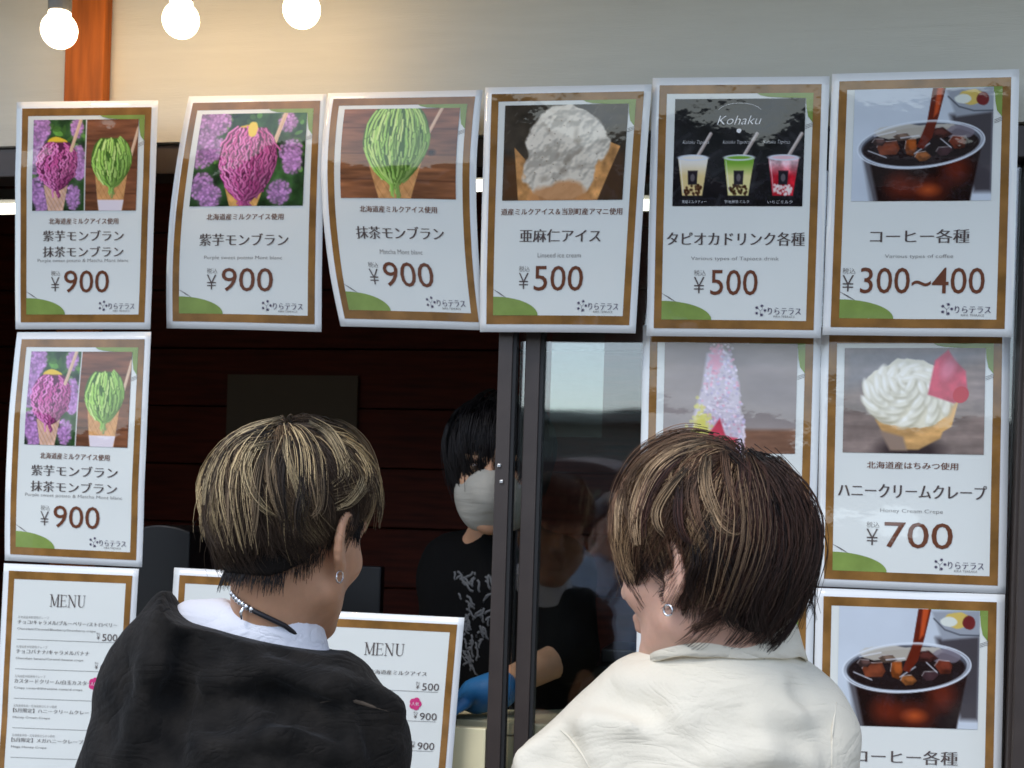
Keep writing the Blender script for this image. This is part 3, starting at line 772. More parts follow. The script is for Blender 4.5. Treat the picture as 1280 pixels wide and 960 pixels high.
def montblanc(cv, cx, cy, rx, ry, dark, mid, light, seed=1, n=130, swirl=.5):
    r = np.random.default_rng(seed)
    wd = lambda y: rx * np.sqrt(np.clip(1 - np.abs((y - cy + .10 * ry) / (ry * 1.06)) ** 2.3, 0.0, 1)) * (1 - .26 * np.clip((y - cy) / ry, 0, 1))
    m = cv.sm(np.abs(cv.x - cx) - wd(cv.y) - .012 * (fbm(cv.x * 14, cv.y * 14, seed) - .5), .015); m = m * cv.sm(np.abs(cv.y - cy) - ry, .02)
    cv.mix(m, np.array(dark) * .95)
    for i in range(int(n * 1.25)):
        t = r.uniform(-1, 1); y0 = cy + ry * r.uniform(-1.05, .75); L = r.uniform(.30, .60) * ry * (1.5 - .5 * swirl); hk = i % 2
        b = r.uniform(-.10, .10) * swirl * 2
        pts = []
        for k in range(7):
            y = y0 + L * k / 6; w_ = max(float(wd(np.array(min(y, cy + ry * .96)))), rx * .12)
            pts.append((cx + t * w_ * r.uniform(.99, 1.0) + b * (k / 6) ** 2 * rx + .014 * swirl ** 2 * sin(k * 1.9 + i * 1.7), y))
        shade = (1.10 - .30 * t * .8 - .22 * (y0 - cy) / ry); f = r.random() ** 1.3; col = (np.array(mid) * (1 - f) + np.array(light) * f) * np.clip(shade, .72, 1.3)
        m2 = None if r.random() < .5 else m
        cv.stroke([(x + .010, y + .004) for x, y in pts], .026, np.array(dark) * .8, a=.6, clip=m); cv.stroke(pts, .021, col * .88, a=.97, clip=m2); cv.stroke([(x - .004, y) for x, y in pts], .007, np.minimum(col * 1.22, 250), a=.7, clip=m2)
def stick(cv, x0, y0, x1, y1, w=.035): cv.stroke([(x0, y0), (x1, y1)], w, (222, 190, 160)); cv.stroke([(x0 + .008, y0), (x1 + .008, y1)], .008, (190, 150, 120), a=.6)
GR = ((78, 116, 44), (134, 178, 80), (176, 208, 118)); PU = ((100, 38, 76), (170, 72, 128), (214, 124, 174))
def paint_matcha(cv=None, cx=.62, sc=1.0, fin=True):
    cv = cv or Canvas(); 
    if fin: wood(cv)
    stick(cv, cx + .50 * sc, -.05, cx + .30 * sc, .42)
    cone(cv, cx, .60, .30 * sc); montblanc(cv, cx, .42, .37 * sc, .44 if fin else .36, *GR, seed=4, n=int(150 * sc))
    if fin: cv.ell(1.02, .5, .04, .03, (34, 22, 20), soft=.04); return cv.out()
def paint_purple():
    cv = Canvas(); foliage(cv); stick(cv, 1.06, -.05, .90, .42, .05); cone(cv, .62, .72, .25, (215, 165, 95))
    cv.ell(.60, .24, .13, .10, (226, 190, 60), rough=.06); montblanc(cv, .63, .56, .34, .40, *PU, seed=8, n=170, swirl=1.0)
    cv.ell(.66, .18, .05, .08, (238, 208, 84), rough=.05); return cv.out()
def paint_pair():
    cv = Canvas(); wood(cv, (120, 76, 52), .66, 9); foliage(cv, 0, .66, seed=5)
    cone(cv, .98, .55, .20, bot=1.05, wb=.7); cv.poly([(.82, .88), (1.14, .88), (1.11, 1.05), (.85, 1.05)], (226, 216, 222)); stick(cv, 1.30, .10, 1.20, .45)
    cv.mix(cv.sm(cv.x - .66), cv.c); k = cv.c.copy()
    montblanc(cv, .98, .48, .245, .27, *GR, seed=4, n=90)
    cone(cv, .30, .72, .15, (220, 180, 160)); cv.ell(.30, .26, .11, .07, (232, 196, 60), rough=.05)
    montblanc(cv, .31, .52, .25, .27, *PU, seed=9, n=100, swirl=1)
    stick(cv, .60, -.02, .48, .34, .04)
    cv.stroke([(.66, 0), (.66, 1)], .012, (225, 222, 220)); return cv.out()
def paint_flax():
    cv = Canvas(); cv.fill((62, 54, 44)); cv.noise(.5, 5, 7, 3)
    r = np.random.default_rng(3)
    for _ in range(26):
        x, y = r.random() * 1.3, r.random() * .4; cv.stroke([(x + .03 * sin(k), y + .02 * cos(k * 2.1)) for k in range(4)], .006, (120, 112, 100), a=.45)
    cv.poly([(0, .55), (.3, .6), (.3, 1), (0, 1)], (84, 58, 36), .1); cv.poly([(.9, .55), (1.3, .5), (1.3, 1), (.9, 1)], (74, 54, 38), .1)
    for pts in (((.12, .45), (.28, .62), (.42, 1.02), (.18, 1.02)), ((1.12, .40), (1.24, .45), (1.02, 1.02), (.78, 1.02))):
        m = cv.poly(pts, (196, 142, 86)); cv.noise(.35, 12, 12, 6, m)
    m = cv.ell(.66, .42, .44, .42, (212, 204, 188), rough=.16, sc=5, seed=5, soft=.02)
    m = np.maximum(m, cv.ell(.62, .72, .40, .28, (206, 197, 180), rough=.14, sc=5, seed=8, soft=.02))
    hgt = fbm(cv.x * 4.2, cv.y * 4.2, 12, 4); gy, gx = np.gradient(hgt); sh = np.clip((gx * .6 + gy) * 8, -.08, .16)
    cv.c = cv.c * (1 - (sh * m)[..., None])
    for _ in range(12):
        x, y = r.uniform(.35, .95), r.uniform(.12, .8); cv.ell(x, y, r.uniform(.02, .06), r.uniform(.01, .04), (140, 128, 112), soft=.04, rot=r.uniform(0, 3), a=.55)
    for _ in range(40):
        x, y = r.uniform(.2, 1.05), r.uniform(.1, .9); cv.ell(x, y, .006, .005, (96, 72, 52), a=.7)
    cv.ell(.62, .98, .3, .16, (196, 138, 88), soft=.06, rough=.12, a=.85)
    return cv.out()
def paint_tapioca():
    cv = Canvas(184, 138); cv.fill((30, 29, 31)); cv.noise(.6, 5, 5, 3)
    r = np.random.default_rng(6)
    for _ in range(24):
        x, y = r.random() * 1.3, .3 + r.random() * .6; a_ = r.uniform(0, 3); cv.stroke([(x, y), (x + .16 * cos(a_), y + .16 * sin(a_))], .016, (92, 92, 98), soft=.05, a=.35)
    for i, (cx, top, bot) in enumerate(((.20, (232, 226, 214), (224, 200, 140)), (.66, (120, 168, 56), (226, 216, 150)), (1.10, (232, 190, 196), (186, 30, 44)))):
        cv.stroke([(cx + .03, .56), (cx + .17, .33)], .032, (206, 196, 190)); cv.stroke([(cx + .05, .54), (cx + .18, .33)], .008, (150, 130, 120))
        pts = [(cx - .15, .55), (cx + .15, .55), (cx + .10, .90), (cx - .10, .90)]
        m = cv.poly(pts, bot); cv.mix(m * cv.sm(cv.y - .66, .12), top)
        if i == 2: cv.noise(.5, 16, 16, 8, m)
        for _ in range(34): cv.ell(cx + r.uniform(-.09, .09), r.uniform(.80, .89), .013, .013, ((70, 40, 26), (60, 36, 20), (236, 226, 220))[i], a=.85)
        cv.ell(cx, .55, .155, .028, (214, 222, 232)); cv.ell(cx, .55, .12, .016, top)
        cv.poly([(cx - .05, .67), (cx + .05, .67), (cx + .045, .80), (cx - .045, .80)], (38, 34, 40)); cv.ell(cx, .735, .022, .035, (160, 150, 150), a=.5)
        cv.stroke([(cx - .13, .58), (cx - .09, .87)], .010, (250, 250, 250), a=.5)
    return cv.out()
def paint_coffee():
    cv = Canvas(184, 138); cv.fill((196, 205, 214)); cv.noise(.05, 2, 2, 4)
    # second glass and fruit at the upper right
    cv.poly([(.90, .24), (1.3, .20), (1.3, .92), (1.14, .92), (1.02, .6)], (70, 66, 70), .05)
    cv.poly([(.86, .02), (1.3, .0), (1.3, .22), (.96, .26)], (150, 156, 164), .03)
    cv.ell(1.10, .08, .12, .07, (206, 180, 96), rough=.06); cv.ell(1.20, .10, .06, .06, (110, 40, 40), rough=.04); cv.ell(1.02, .10, .07, .04, (214, 220, 210), rough=.04)
    cv.stroke([(.88, .08), (.98, .17), (1.12, .21), (1.3, .21)], .014, (92, 96, 104))
    # glass body
    m = cv.poly([(.08, .52), (1.20, .50), (1.10, 1.02), (.22, 1.02)], (34, 20, 18), .02)
    cv.noise(.35, 5, 3, 7, m)
    for cx, cy, rx, ry in ((.70, .90, .17, .10), (.96, .72, .12, .12), (.45, .86, .12, .1)):
        cv.mix(cv.ell(cx, cy, rx, ry, (150, 48, 20), soft=.14, rough=.1, a=.0) + cv.sm((np.hypot((cv.x - cx) / rx, (cv.y - cy) / ry) - 1) * .1, .12) * .5 * m, (150, 50, 24))
    cv.ell(.72, .90, .07, .035, (206, 96, 44), soft=.08, a=.8)
    cv.poly([(.08, .54), (.14, .55), (.26, 1.02), (.18, 1.02)], (120, 122, 128), .03, .7)
    # rim and surface
    t = -.06
    cv.ell(.635, .50, .585, .205, (178, 186, 196), rot=t); cv.ell(.635, .50, .565, .190, (86, 88, 96), rot=t); cv.ell(.635, .515, .54, .170, (34, 24, 24), rot=t)
    cv.ell(.58, .38, .34, .06, (196, 190, 176), rot=t, rough=.05, a=.85); cv.ell(1.0, .40, .14, .06, (126, 118, 128), rot=t, rough=.05, a=.8)
    rr_ = np.random.default_rng(12)
    for cx, cy, rx, ry, col in ((.34, .53, .13, .075, (86, 44, 28)), (.55, .52, .07, .09, (120, 62, 26)), (.80, .40, .12, .055, (66, 34, 30)), (.98, .48, .10, .07, (84, 38, 26)), (.66, .60, .08, .05, (124, 74, 38)), (.86, .56, .09, .05, (44, 30, 32)), (.46, .43, .09, .04, (96, 78, 66)), (.24, .47, .07, .04, (70, 52, 48))):
        an = np.sort(rr_.uniform(0, 2 * pi, 6)); pg = [(cx + rx * cos(q) * rr_.uniform(.8, 1.1), cy + ry * sin(q) * rr_.uniform(.8, 1.1)) for q in np.linspace(0, 2 * pi, 7)[:-1] + rr_.uniform(-.25, .25, 6)]
        mm = cv.poly(pg, col, .012); cv.noise(.8, 7, 7, int(cx * 90), mm)
        pi_ = [(cx + (x - cx) * .6 + .012, cy + (y - cy) * .55 - .010) for x, y in pg]; cv.poly(pi_, np.minimum(np.array(col) * 1.7, 230), .02, .55)
        cv.stroke([pg[3], pg[4], pg[5]], .007, (214, 208, 206), a=.65); cv.stroke([pg[0], pg[1]], .006, (20, 12, 12), a=.7)
    for x0, y0, x1, y1 in ((.58, .58, .72, .49), (.15, .55, .32, .61), (.82, .45, .92, .53), (.45, .44, .62, .42), (.2, .42, .4, .38)): cv.stroke([(x0, y0), (x1, y1)], .010, (226, 230, 238), a=.75)
    # stream
    cv.poly([(.74, -.02), (.86, -.02), (.80, .24), (.74, .44), (.66, .54), (.60, .52), (.69, .30)], (96, 34, 20)); cv.poly([(.78, -.02), (.84, -.02), (.79, .22), (.75, .26)], (190, 78, 36), .02)
    for rr, al in ((.590, .9), (.56, .5)):
        pts = [(.635 + rr * cos(w) * cos(t) - .205 * rr / .585 * sin(w) * sin(-t), .50 + .205 * rr / .585 * sin(w) + rr * cos(w) * sin(t)) for w in np.linspace(0, 2 * pi, 60)]
        cv.stroke(pts, .012, (220, 228, 236), a=al)
    return cv.out()
def paint_honey():
    cv = Canvas(); cv.fill((140, 124, 116)); cv.noise(.25, 2, 12, 5); cv.poly([(0, 0), (1.3, 0), (1.3, .08), (0, .40)], (126, 128, 134), .15, .7); cv.noise(.12, 9, 9, 2)
    cv.ell(.62, .98, .30, .14, (60, 50, 50), soft=.1)
    m = cv.poly([(.30, .68), (1.02, .52), (.90, .85), (.70, .96), (.46, .96)], (206, 160, 102), .02); cv.noise(.2, 8, 16, 3, m)
    cv.poly([(.86, .62), (1.06, .50), (1.0, .74), (.9, .8)], (226, 178, 112)); cv.poly([(.34, .78), (.56, .84), (.6, .97), (.44, .97)], (150, 128, 112), .03)
    m = cv.ell(.60, .42, .40, .30, (228, 222, 200), rough=.08, sc=6); m = np.maximum(m, cv.ell(.60, .58, .36, .17, (222, 214, 188), rough=.06))
    for ring, (R_, nl, lw) in enumerate(((.30, 13, .105), (.235, 11, .098), (.17, 9, .09), (.105, 6, .08), (.04, 3, .07))):
        for q in range(nl):
            a0 = 2 * pi * (q + .37 * ring) / nl + .15 * sin(q * 5); x, y = .59 + 1.22 * R_ * cos(a0), .44 - .028 * ring + .80 * R_ * sin(a0)
            cv.ell(x + .012, y + .018, lw, lw * .50, (172, 164, 136), rot=a0 + 1.1, soft=.03, a=.75); cv.ell(x, y, lw, lw * .46, (232, 227, 208), rot=a0 + 1.1, soft=.02, a=.95)
            cv.ell(x - .014, y - .012, lw * .7, lw * .16, (250, 248, 240), rot=a0 + 1.1, soft=.02, a=.8)
    mm = cv.poly([(.78, .44), (.84, .12), (.96, .02), (1.02, .12), (1.12, .22), (1.14, .42), (1.02, .52), (.96, .50)], (206, 72, 96), .02); cv.noise(.3, 7, 7, 6, mm)
    cv.ell(1.08, .44, .07, .08, (190, 28, 50), rot=.5); cv.ell(.96, .20, .06, .10, (226, 130, 150), rot=.4, soft=.05, a=.7)
    return cv.out()
def paint_ice():
    cv = Canvas(); cv.fill((152, 142, 138)); cv.noise(.12, 2, 5, 5); m = cv.sm(.78 - cv.y, .04); cv.mix(m, (132, 96, 76)); cv.noise(.25, 3, 14, 3, m)
    r = np.random.default_rng(4)
    m0 = cv.poly([(.42, .10), (.56, .04), (.64, .10), (.74, .36), (.76, .60), (.80, .74), (.80, 1.02), (.32, 1.02), (.30, .66), (.38, .40)], (206, 196, 206), .03)
    for _ in range(900):
        x, y = r.uniform(.25, .85), r.uniform(.0, 1); b = r.uniform(.82, 1.12); col = (226, 214, 224) if r.random() < .6 else ((198, 186, 214) if r.random() < .5 else (232, 170, 190))
        w = .20 * min(1, y + .25)
        if abs(x - .56) < w + .05: cv.ell(x, y, .014, .012, np.array(col) * b, a=.7)
    for _ in range(160): cv.ell(r.normal(.38, .045), r.normal(.74, .09), .018, .016, (222, 214, 110), a=.6)
    for _ in range(120): cv.ell(r.normal(.50, .03), r.normal(.16, .06), .014, .014, (232, 168, 186), a=.5)
    mm = cv.poly([(.36, .90), (.44, .84), (.56, .68), (.62, .84), (.74, .86), (.70, .98), (.38, .98)], (208, 70, 90), .02); cv.noise(.25, 9, 9, 4, mm)
    return cv.out()
PAINT = dict(matcha=paint_matcha, purple=paint_purple, pair=paint_pair, flax=paint_flax, tapioca=paint_tapioca, coffee=paint_coffee, honey=paint_honey, ice=paint_ice)

# ------------------------------------------------------------------ the posters, each through its own places on the stall front
MILK = '北海道産ミルクアイス使用'
def six(TL, TR, BL, BR, ML=None, MR=None):
    mid = lambda a, b: ((a[0] + b[0]) / 2, (a[1] + b[1]) / 2)
    return [TL, TR, ML or mid(TL, BL), MR or mid(TR, BR), BL, BR]
poster(six((22, 128), (198.7, 126), (21, 412), (189, 412)), -0.037, 'upper left poster with purple and green mont blancs, priced 900, over the orange post', 'pair', MILK,
       ('紫芋モンブラン', '抹茶モンブラン'), 'Purple sweet potato & Matcha Mont blanc', '900', .002, 1, tilt=.060, tw=.58, ew=.66)
poster(six((237, 121), (409, 118), (209, 410.5), (402, 415), (217, 266), (406, 264)), -0.006, 'poster with one purple sweet potato mont blanc, priced 900', 'purple', MILK,
       ('紫芋モンブラン',), 'Purple sweet potato Mont blanc', '900', .010, 2, tilt=.060, tw=.57, ew=.5)
poster(six((411, 117), (604, 113), (426, 408), (608, 413), (406, 255), (598, 258)), -0.006, 'curled poster with one green matcha mont blanc before wood, priced 900', 'matcha', MILK,
       ('抹茶モンブラン',), 'Matcha Mont blanc', '900', .014, 3, tilt=.060, tw=.57, ew=.28)
poster(six((607, 110), (815, 106), (600, 415), (794.7, 417), (603.5, 258), (805, 257)), -0.014, 'poster with pale grey flax ice cream in a cone, priced 500', 'flax', '道産ミルクアイス＆当別町産アマニ使用',
       ('亜麻仁アイス',), 'Linseed ice cream', '500', .005, 4, tilt=.060, tw=.50, sw=.75, ew=.27, pc=.49, pw=.31)
poster(six((816, 98), (1037, 96), (808, 420), (1026, 423)), -0.006, 'dark pictured poster of three tapioca drink cups, priced 500', 'tapioca', None,
       ('タピオカドリンク各種',), 'Various types of Tapioca drink', '500', .004, 5, tilt=.060, pr=(.135, .085, .872, .500), tw=.78, ew=.5, pc=.49, pw=.27, kohaku=True)
poster(six((1040, 93), (1274, 87), (1028, 419), (1265, 422)), -0.006, 'upper right poster of iced coffee being poured, priced 300 to 400', 'coffee', None,
       ('コーヒー各種',), 'Various types of coffee', '300~400', .004, 6, tilt=.060, pr=(.128, .0655, .868, .492), tw=.52, ew=.36, pc=.51, pw=.655)
poster(six((22.6, 415.5), (189.7, 415), (6.5, 700.6), (178, 709), (11, 560), (184, 566)), -0.037, 'left poster with purple and green mont blancs below the upper left one, priced 900', 'pair', MILK,
       ('紫芋モンブラン', '抹茶モンブラン'), 'Purple sweet potato & Matcha Mont blanc', '900', .004, 7, tw=.62, ew=.7)
yb = 0.0370
poster(six((1027, 409), (1263, 408), (1020, 732.6), (1257, 742.5)), yb, 'poster of white cream crepe with a red berry behind the glass, priced 700', 'honey', '北海道産はちみつ使用',
       ('ハニークリームクレープ',), 'Honey Cream Crepe', '700', .0, 8, tw=.78, sw=.48, ew=.33, pc=.53, pw=.36)
poster(six((804, 407), (1027, 409), (797.5, 735), (1018, 736)), yb, 'poster of tall pink shaved ice behind the glass, half hidden by the right customer', 'ice', '北海道産ミルク使用',
       ('かき氷',), 'Shaved ice', '700', .0, 9, tw=.4, pr=(.128, .0655, .872, .485))
poster(six((1020, 734.8), (1256, 743), (1013, 1066), (1249, 1074)), yb, 'lower right iced coffee poster behind the glass beside the cream shirt', 'coffee', None,
       ('コーヒー各種',), 'Various types of coffee', '300~400', .0, 10, pr=(.128, .0655, .872, .512), tw=.54, ew=.36, pc=.51, pw=.655)
poster(six((797.5, 737), (1018, 738.5), (790, 1062), (1011, 1068)), yb, 'lowest poster behind the glass, hidden by the right customer but for its edges', None, None,
       ('クレープ各種',), 'Various types of crepe', '600', .0, 11)

# menu sheets
def serif(s, key, st, uc, vc, wu, hv, layer=.0014):
    """a few serif capitals from strips: (x0,y0,x1,y1,thick)"""
    G = {'M': ([(.12, 0, .12, 1, .05), (.12, 1, .5, .05, .13), (.88, 1, .5, .05, .05), (.88, 0, .88, 1, .13)], [(.12, 0, .13), (.88, 0, .16), (.08, 1, .12), (.92, 1, .12)], 1.15),
         'E': ([(.2, 0, .2, 1, .14), (.2, .975, .85, .975, .05), (.2, .025, .9, .025, .05), (.2, .52, .7, .52, .05), (.84, .82, .86, .98, .06), (.88, 0, .90, .2, .06), (.70, .42, .70, .62, .05)], [(.16, 0, .14), (.16, 1, .14)], .95),
         'N': ([(.15, 0, .15, 1, .05), (.12, 1, .85, 0, .14), (.85, 0, .85, 1, .05)], [(.15, 0, .14), (.1, 1, .12), (.85, 1, .14)], 1.1),
         'U': ([(.2, .3, .2, 1, .14), (.2, .32, .25, .12, .13), (.25, .13, .42, .03, .10), (.4, .03, .62, .03, .06), (.62, .03, .78, .15, .05), (.78, .14, .82, .35, .05), (.82, .3, .82, 1, .05)], [(.2, 1, .16), (.82, 1, .14)], 1.1)}
    tot = sum(G[c][2] for c in st); x = uc - wu / 2
    for c in st:
        w = wu * G[c][2] / tot * .92
        for j, (a, b_, c_, d, th) in enumerate(G[c][0]):
            s.line(key, x + a * w, vc + hv / 2 - b_ * hv, x + c_ * w, vc + hv / 2 - d * hv, th * w * PW, layer + j * .00004)
        for j, (a, b_, hw) in enumerate(G[c][1]): s.line(key, x + (a - hw) * w, vc + hv / 2 - b_ * hv, x + (a + hw) * w, vc + hv / 2 - b_ * hv, .0011, layer + .0004 + j * .00003)
        x += wu * G[c][2] / tot
def menu(px, y0, label, rows, seed):
    t = empty('menu_sheet', W(*px[4], y0), label, 'menu', 'laminated menu sheets')
    s = Sheet(px, y0, .001, seed); frame_print(s)
    serif(s, 'ink', 'MENU', .5, .148, .27, .050)
    for i, (a, b_, c, pr_, fl) in enumerate(rows):
        v = .222 + i * .124
        s.text('grey', a, .13, v, .013 * len(a) * 1.5, .011, align='L', off=-.01)
        s.text('ink', b_, .13, v + .020, min(.74, .0365 * len(b_)), .0185, align='L', off=-.014, mincho=.0008)
        s.text('grey', c, .13, v + .050, min(.6, .011 * len(c) + .1), .011, align='L')
        s.line('grey', .13, v + .094, .87, v + .094, .0007, .0012)
        s.text('ink', '¥', .725, v + .074, .022, .018, align='L'); s.text('grey', '税込', .722, v + .058, .028, .009, align='L')
        s.text('ink', pr_, .765, v + .073, .11, .030, align='L', off=.0)
        if fl:
            for k in range(5):
                x = 2 * pi * k / 5; s.poly('pink', [(.73 + .020 * cos(x) + .022 * cos(w), v + .022 + .014 * sin(x) + .014 * sin(w)) for w in np.linspace(0, 2 * pi, 10)[:-1]], .0013 + k * .00005)
            s.text('white', '人気', .73, v + .022, .05, .014, layer=.0018)
    s.build(t, NAMES); return t
C1 = '北海道産米粉使用クレープ'
rows1 = [(C1, 'チョコ/キャラメル/ブルーベリー/ストロベリー', 'Chocolate/Caramel/Blueberry/Strawberry crepe', '500', 0),
         (C1, 'チョコバナナ/キャラメルバナナ', 'Chocolate banana/Caramel banana crepe', '600', 0),
         (C1, 'カスタードクリーム/白玉カスタード', 'Crispy custard/Shiratama custard crepe', '700', 1),
         ('北海道産米粉・北海道産はちみつ使用', '【5月限定】ハニークリームクレープ', 'Honey Cream Crepe', '700', 0),
         ('北海道産米粉・北海道産はちみつ使用', '【5月限定】メガハニークレープ', 'Mega Honey Crepe', '900', 0)]
menu(six((6, 704), (174.5, 711), (-9, 1001), (156, 1006)), -0.037, 'left menu sheet below the left mont blanc poster, beside the black jacket', rows1, 12)
rows2 = [('北海道産ソフトクリーム使用', 'ソフトクリーム/北海道産ミルクアイス', 'Soft serve ice cream', '500', 0),
         (C1, '紫芋モンブラン', 'Purple sweet potato Mont blanc', '900', 1), (C1, '抹茶モンブラン', 'Matcha Mont blanc', '900', 0),
         (C1, '亜麻仁アイス', 'Linseed ice cream', '500', 0), (C1, 'タピオカドリンク各種', 'Tapioca drink', '500', 0)]
menu(six((393, 762.7), (581, 772), (370, 1062), (556, 1070)), -0.020, 'menu sheet standing in the window between the left customer and the dark stiles', rows2, 13)
menu(six((218.6, 709.4), (400, 719), (202, 1006), (378, 1012)), 0.0, 'menu sheet mostly hidden behind the left customer, only its top left corner in view', rows1, 14)

# ------------------------------------------------------------------ people
def wob(x, y, z, s=1.0, ph=0.0):
    """soft three-dimensional folds"""
    a = np.sin(x * 23 * s + 1.3 * np.sin(z * 17 * s + ph) + ph) * np.sin(z * 31 * s + 1.7 * np.sin(y * 13 * s) + ph * 2)
    b = np.sin(z * 47 * s + 2.1 * np.sin(x * 19 * s + ph)) * 0.5
    c = np.sin((x + z) * 71 * s + 2 * np.sin(y * 33 * s + x * 21 * s)) * 0.22
    return (a + b + c).astype(np.float32)

def head_prims(v, c, Rm, s=1.0, nose=1.0):
    T = lambda p: np.asarray(c) + Rm @ (np.array(p, float) * s)
    E = lambda p, r, k=.02, mode='add', R2=None: v.ell(T(p), [q * s for q in r], Rm if R2 is None else Rm @ R2, k * s, mode)
    Cc = lambda a, b, ra, rb, k=.015, mode='add': v.cap(T(a), T(b), ra * s, rb * s, k * s, mode)
    E((0, -.008, .028), (.076, .096, .088), .02)
    E((0, .030, -.030), (.060, .062, .078), .03)
    E((0, .058, .035), (.058, .040, .045), .02)
    for q in (-1, 1):
        Cc((q * .052, .010, -.062), (q * .018, .070, -.098), .020, .017, .03)      # jaw
        E((q * .042, .060, -.022), (.022, .024, .022), .02)                         # cheek
        E((q * .032, .098, .012), (.017, .014, .012), .012, 'sub')                  # eye socket
        E((q * .031, .079, .010), (.014, .014, .013), .004)                         # lidded eye
        Cc((q * .012, .092, .030), (q * .046, .082, .028), .008, .006, .012)        # brow
    E((0, .074, -.100), (.022, .018, .017), .02)                                    # chin
    Cc((0, .090, .018), (0, .112 , -.022), .007, .010, .014)                        # nose
    E((0, .112, -.026), (.012, .010, .009), .010)
    for q in (-1, 1): E((q * .012, .104, -.029), (.008, .009, .007), .006)
    Cc((-.018, .092, -.054), (.018, .092, -.054), .006, .006, .008)                 # lips
    Cc((-.015, .091, -.066), (.015, .091, -.066), .007, .007, .008)
    Cc((-.020, .102, -.060), (.020, .102, -.060), .002, .002, .003, 'sub')
    for q in (-1, 1):                                                               # ears
        tl = rotm(q * -.42)
        E((q * .083, -.014, -.004), (.008, .019, .030), .010, R2=tl)
        E((q * .089, -.010, .002), (.006, .011, .017), .006, 'sub', R2=tl)
        ring = [(q * (.080 + .010 * max(0, -cos(a) * .6 + .4)), -.014 - .018 * cos(a), -.002 + .029 * sin(a)) for a in np.linspace(-1.9, 2.6, 11)]
        ring = [(q * (.082 + .009 * (0.5 - 0.5 * (-(y + .014) / .018 * -1))), y, z) for (_, y, z) in ring]
        for a_, b_ in zip(ring[:-1], ring[1:]): Cc(a_, b_, .0042, .0042, .004)
        E((q * .082, -.006, -.034), (.006, .009, .011), .006)                       # lobe
    return T

def person_vox(c, lo, hi, fine=.004, coarse=.014, r=.13):
    return Vox(axis(lo[0], hi[0], c[0] - r, c[0] + r, fine, coarse), axis(lo[1], hi[1], c[1] - r, c[1] + r, fine, coarse), axis(lo[2], hi[2], c[2] - .19, c[2] + .16, fine, coarse))

def hand(v, wrist, dirv, nrm, s=1.0, curl=.5, side=1):
    """palm, four unequal bent fingers and a thumb; dirv = finger direction, nrm = back of the hand"""
    d = np.array(dirv, float); d /= np.linalg.norm(d); n = np.array(nrm, float); n -= d * (n @ d); n /= np.linalg.norm(n); w = np.cross(d, n) * side
    wr = np.array(wrist, float)
    for k in (-1.1, -.35, .35, 1.1): v.cap(wr + w * k * .012 * s, wr + d * .085 * s + w * k * .025 * s, .013 * s, .011 * s, .010)
    for k, L in zip((-1.15, -.38, .38, 1.15), (.062, .078, .082, .070)):
        p = wr + d * .088 * s + w * k * .0245 * s; a = 0
        for seg, f in enumerate((.45, .32, .23)):
            a += curl * (.5, .8, .7)[seg]; dd = d * cos(a) - n * sin(a); q = p + dd * L * f * s
            v.cap(p, q, .0088 * s - .0006 * seg, .0082 * s - .0006 * seg, .003); p = q
    p = wr + d * .025 * s + w * .022 * s; q = p + (d * .6 + w * .75 - n * .25) * .040 * s; v.cap(p, q, .012 * s, .010 * s, .008)
    v.cap(q, q + (d * .9 + w * .25 - n * .3) * .032 * s, .010 * s, .008 * s, .004)

def shoe(c, fwd, name, parent):
    f = np.array([fwd[0], fwd[1], 0], float); f /= np.linalg.norm(f); v = grid3(np.array(c) - [.2, .2, .01], np.array(c) + [.2, .2, .16], .01)
    v.cap(np.array(c) + [0, 0, .05], np.array(c) + f * .14 + [0, 0, .035], .045, .036, .02); v.cap(np.array(c) - f * .04 + [0, 0, .05], np.array(c) - f * .03 + [0, 0, .11], .042, .048, .02)
    v.plane_cut(np.array(c) + [0, 0, .002], (0, 0, -1)); return link(name, v.mesh(name), MT['shoe'], parent, True)

# -- hair: strands as fine tapered tubes
def strands(name, Pth, rad, colr, parent, m='hair'):
    N, K, _ = Pth.shape
    t = np.gradient(Pth, axis=1); t /= np.linalg.norm(t, axis=2, keepdims=True) + 1e-9
    ref = np.array([.3, .5, .8]); a = np.cross(t, ref); a /= np.linalg.norm(a, axis=2, keepdims=True) + 1e-9; b = np.cross(t, a)
    V = np.stack([Pth + rad[..., None] * (a * cos(q) + b * sin(q)) for q in (0, 2.094, 4.189)], 2).reshape(-1, 3)
    base = (np.arange(N)[:, None] * K + np.arange(K - 1)[None]) * 3
    Q = np.concatenate([np.stack([base + j, base + (j + 1) % 3, base + 3 + (j + 1) % 3, base + 3 + j], -1).reshape(-1, 4) for j in range(3)])
    C_ = np.repeat(colr.reshape(-1, 3), 3, 0)
    o = link(name, mesh_np(name, V, quads=Q, cols=C_), MT[m], parent, True); tag(o, kind='stuff'); return o

def tab(phi, pts):
    a = np.array([p[0] for p in pts] + [pts[0][0] + 360]); h = np.array([p[1] for p in pts] + [pts[0][1]]); return np.interp(np.degrees(phi) % 360, a, h)

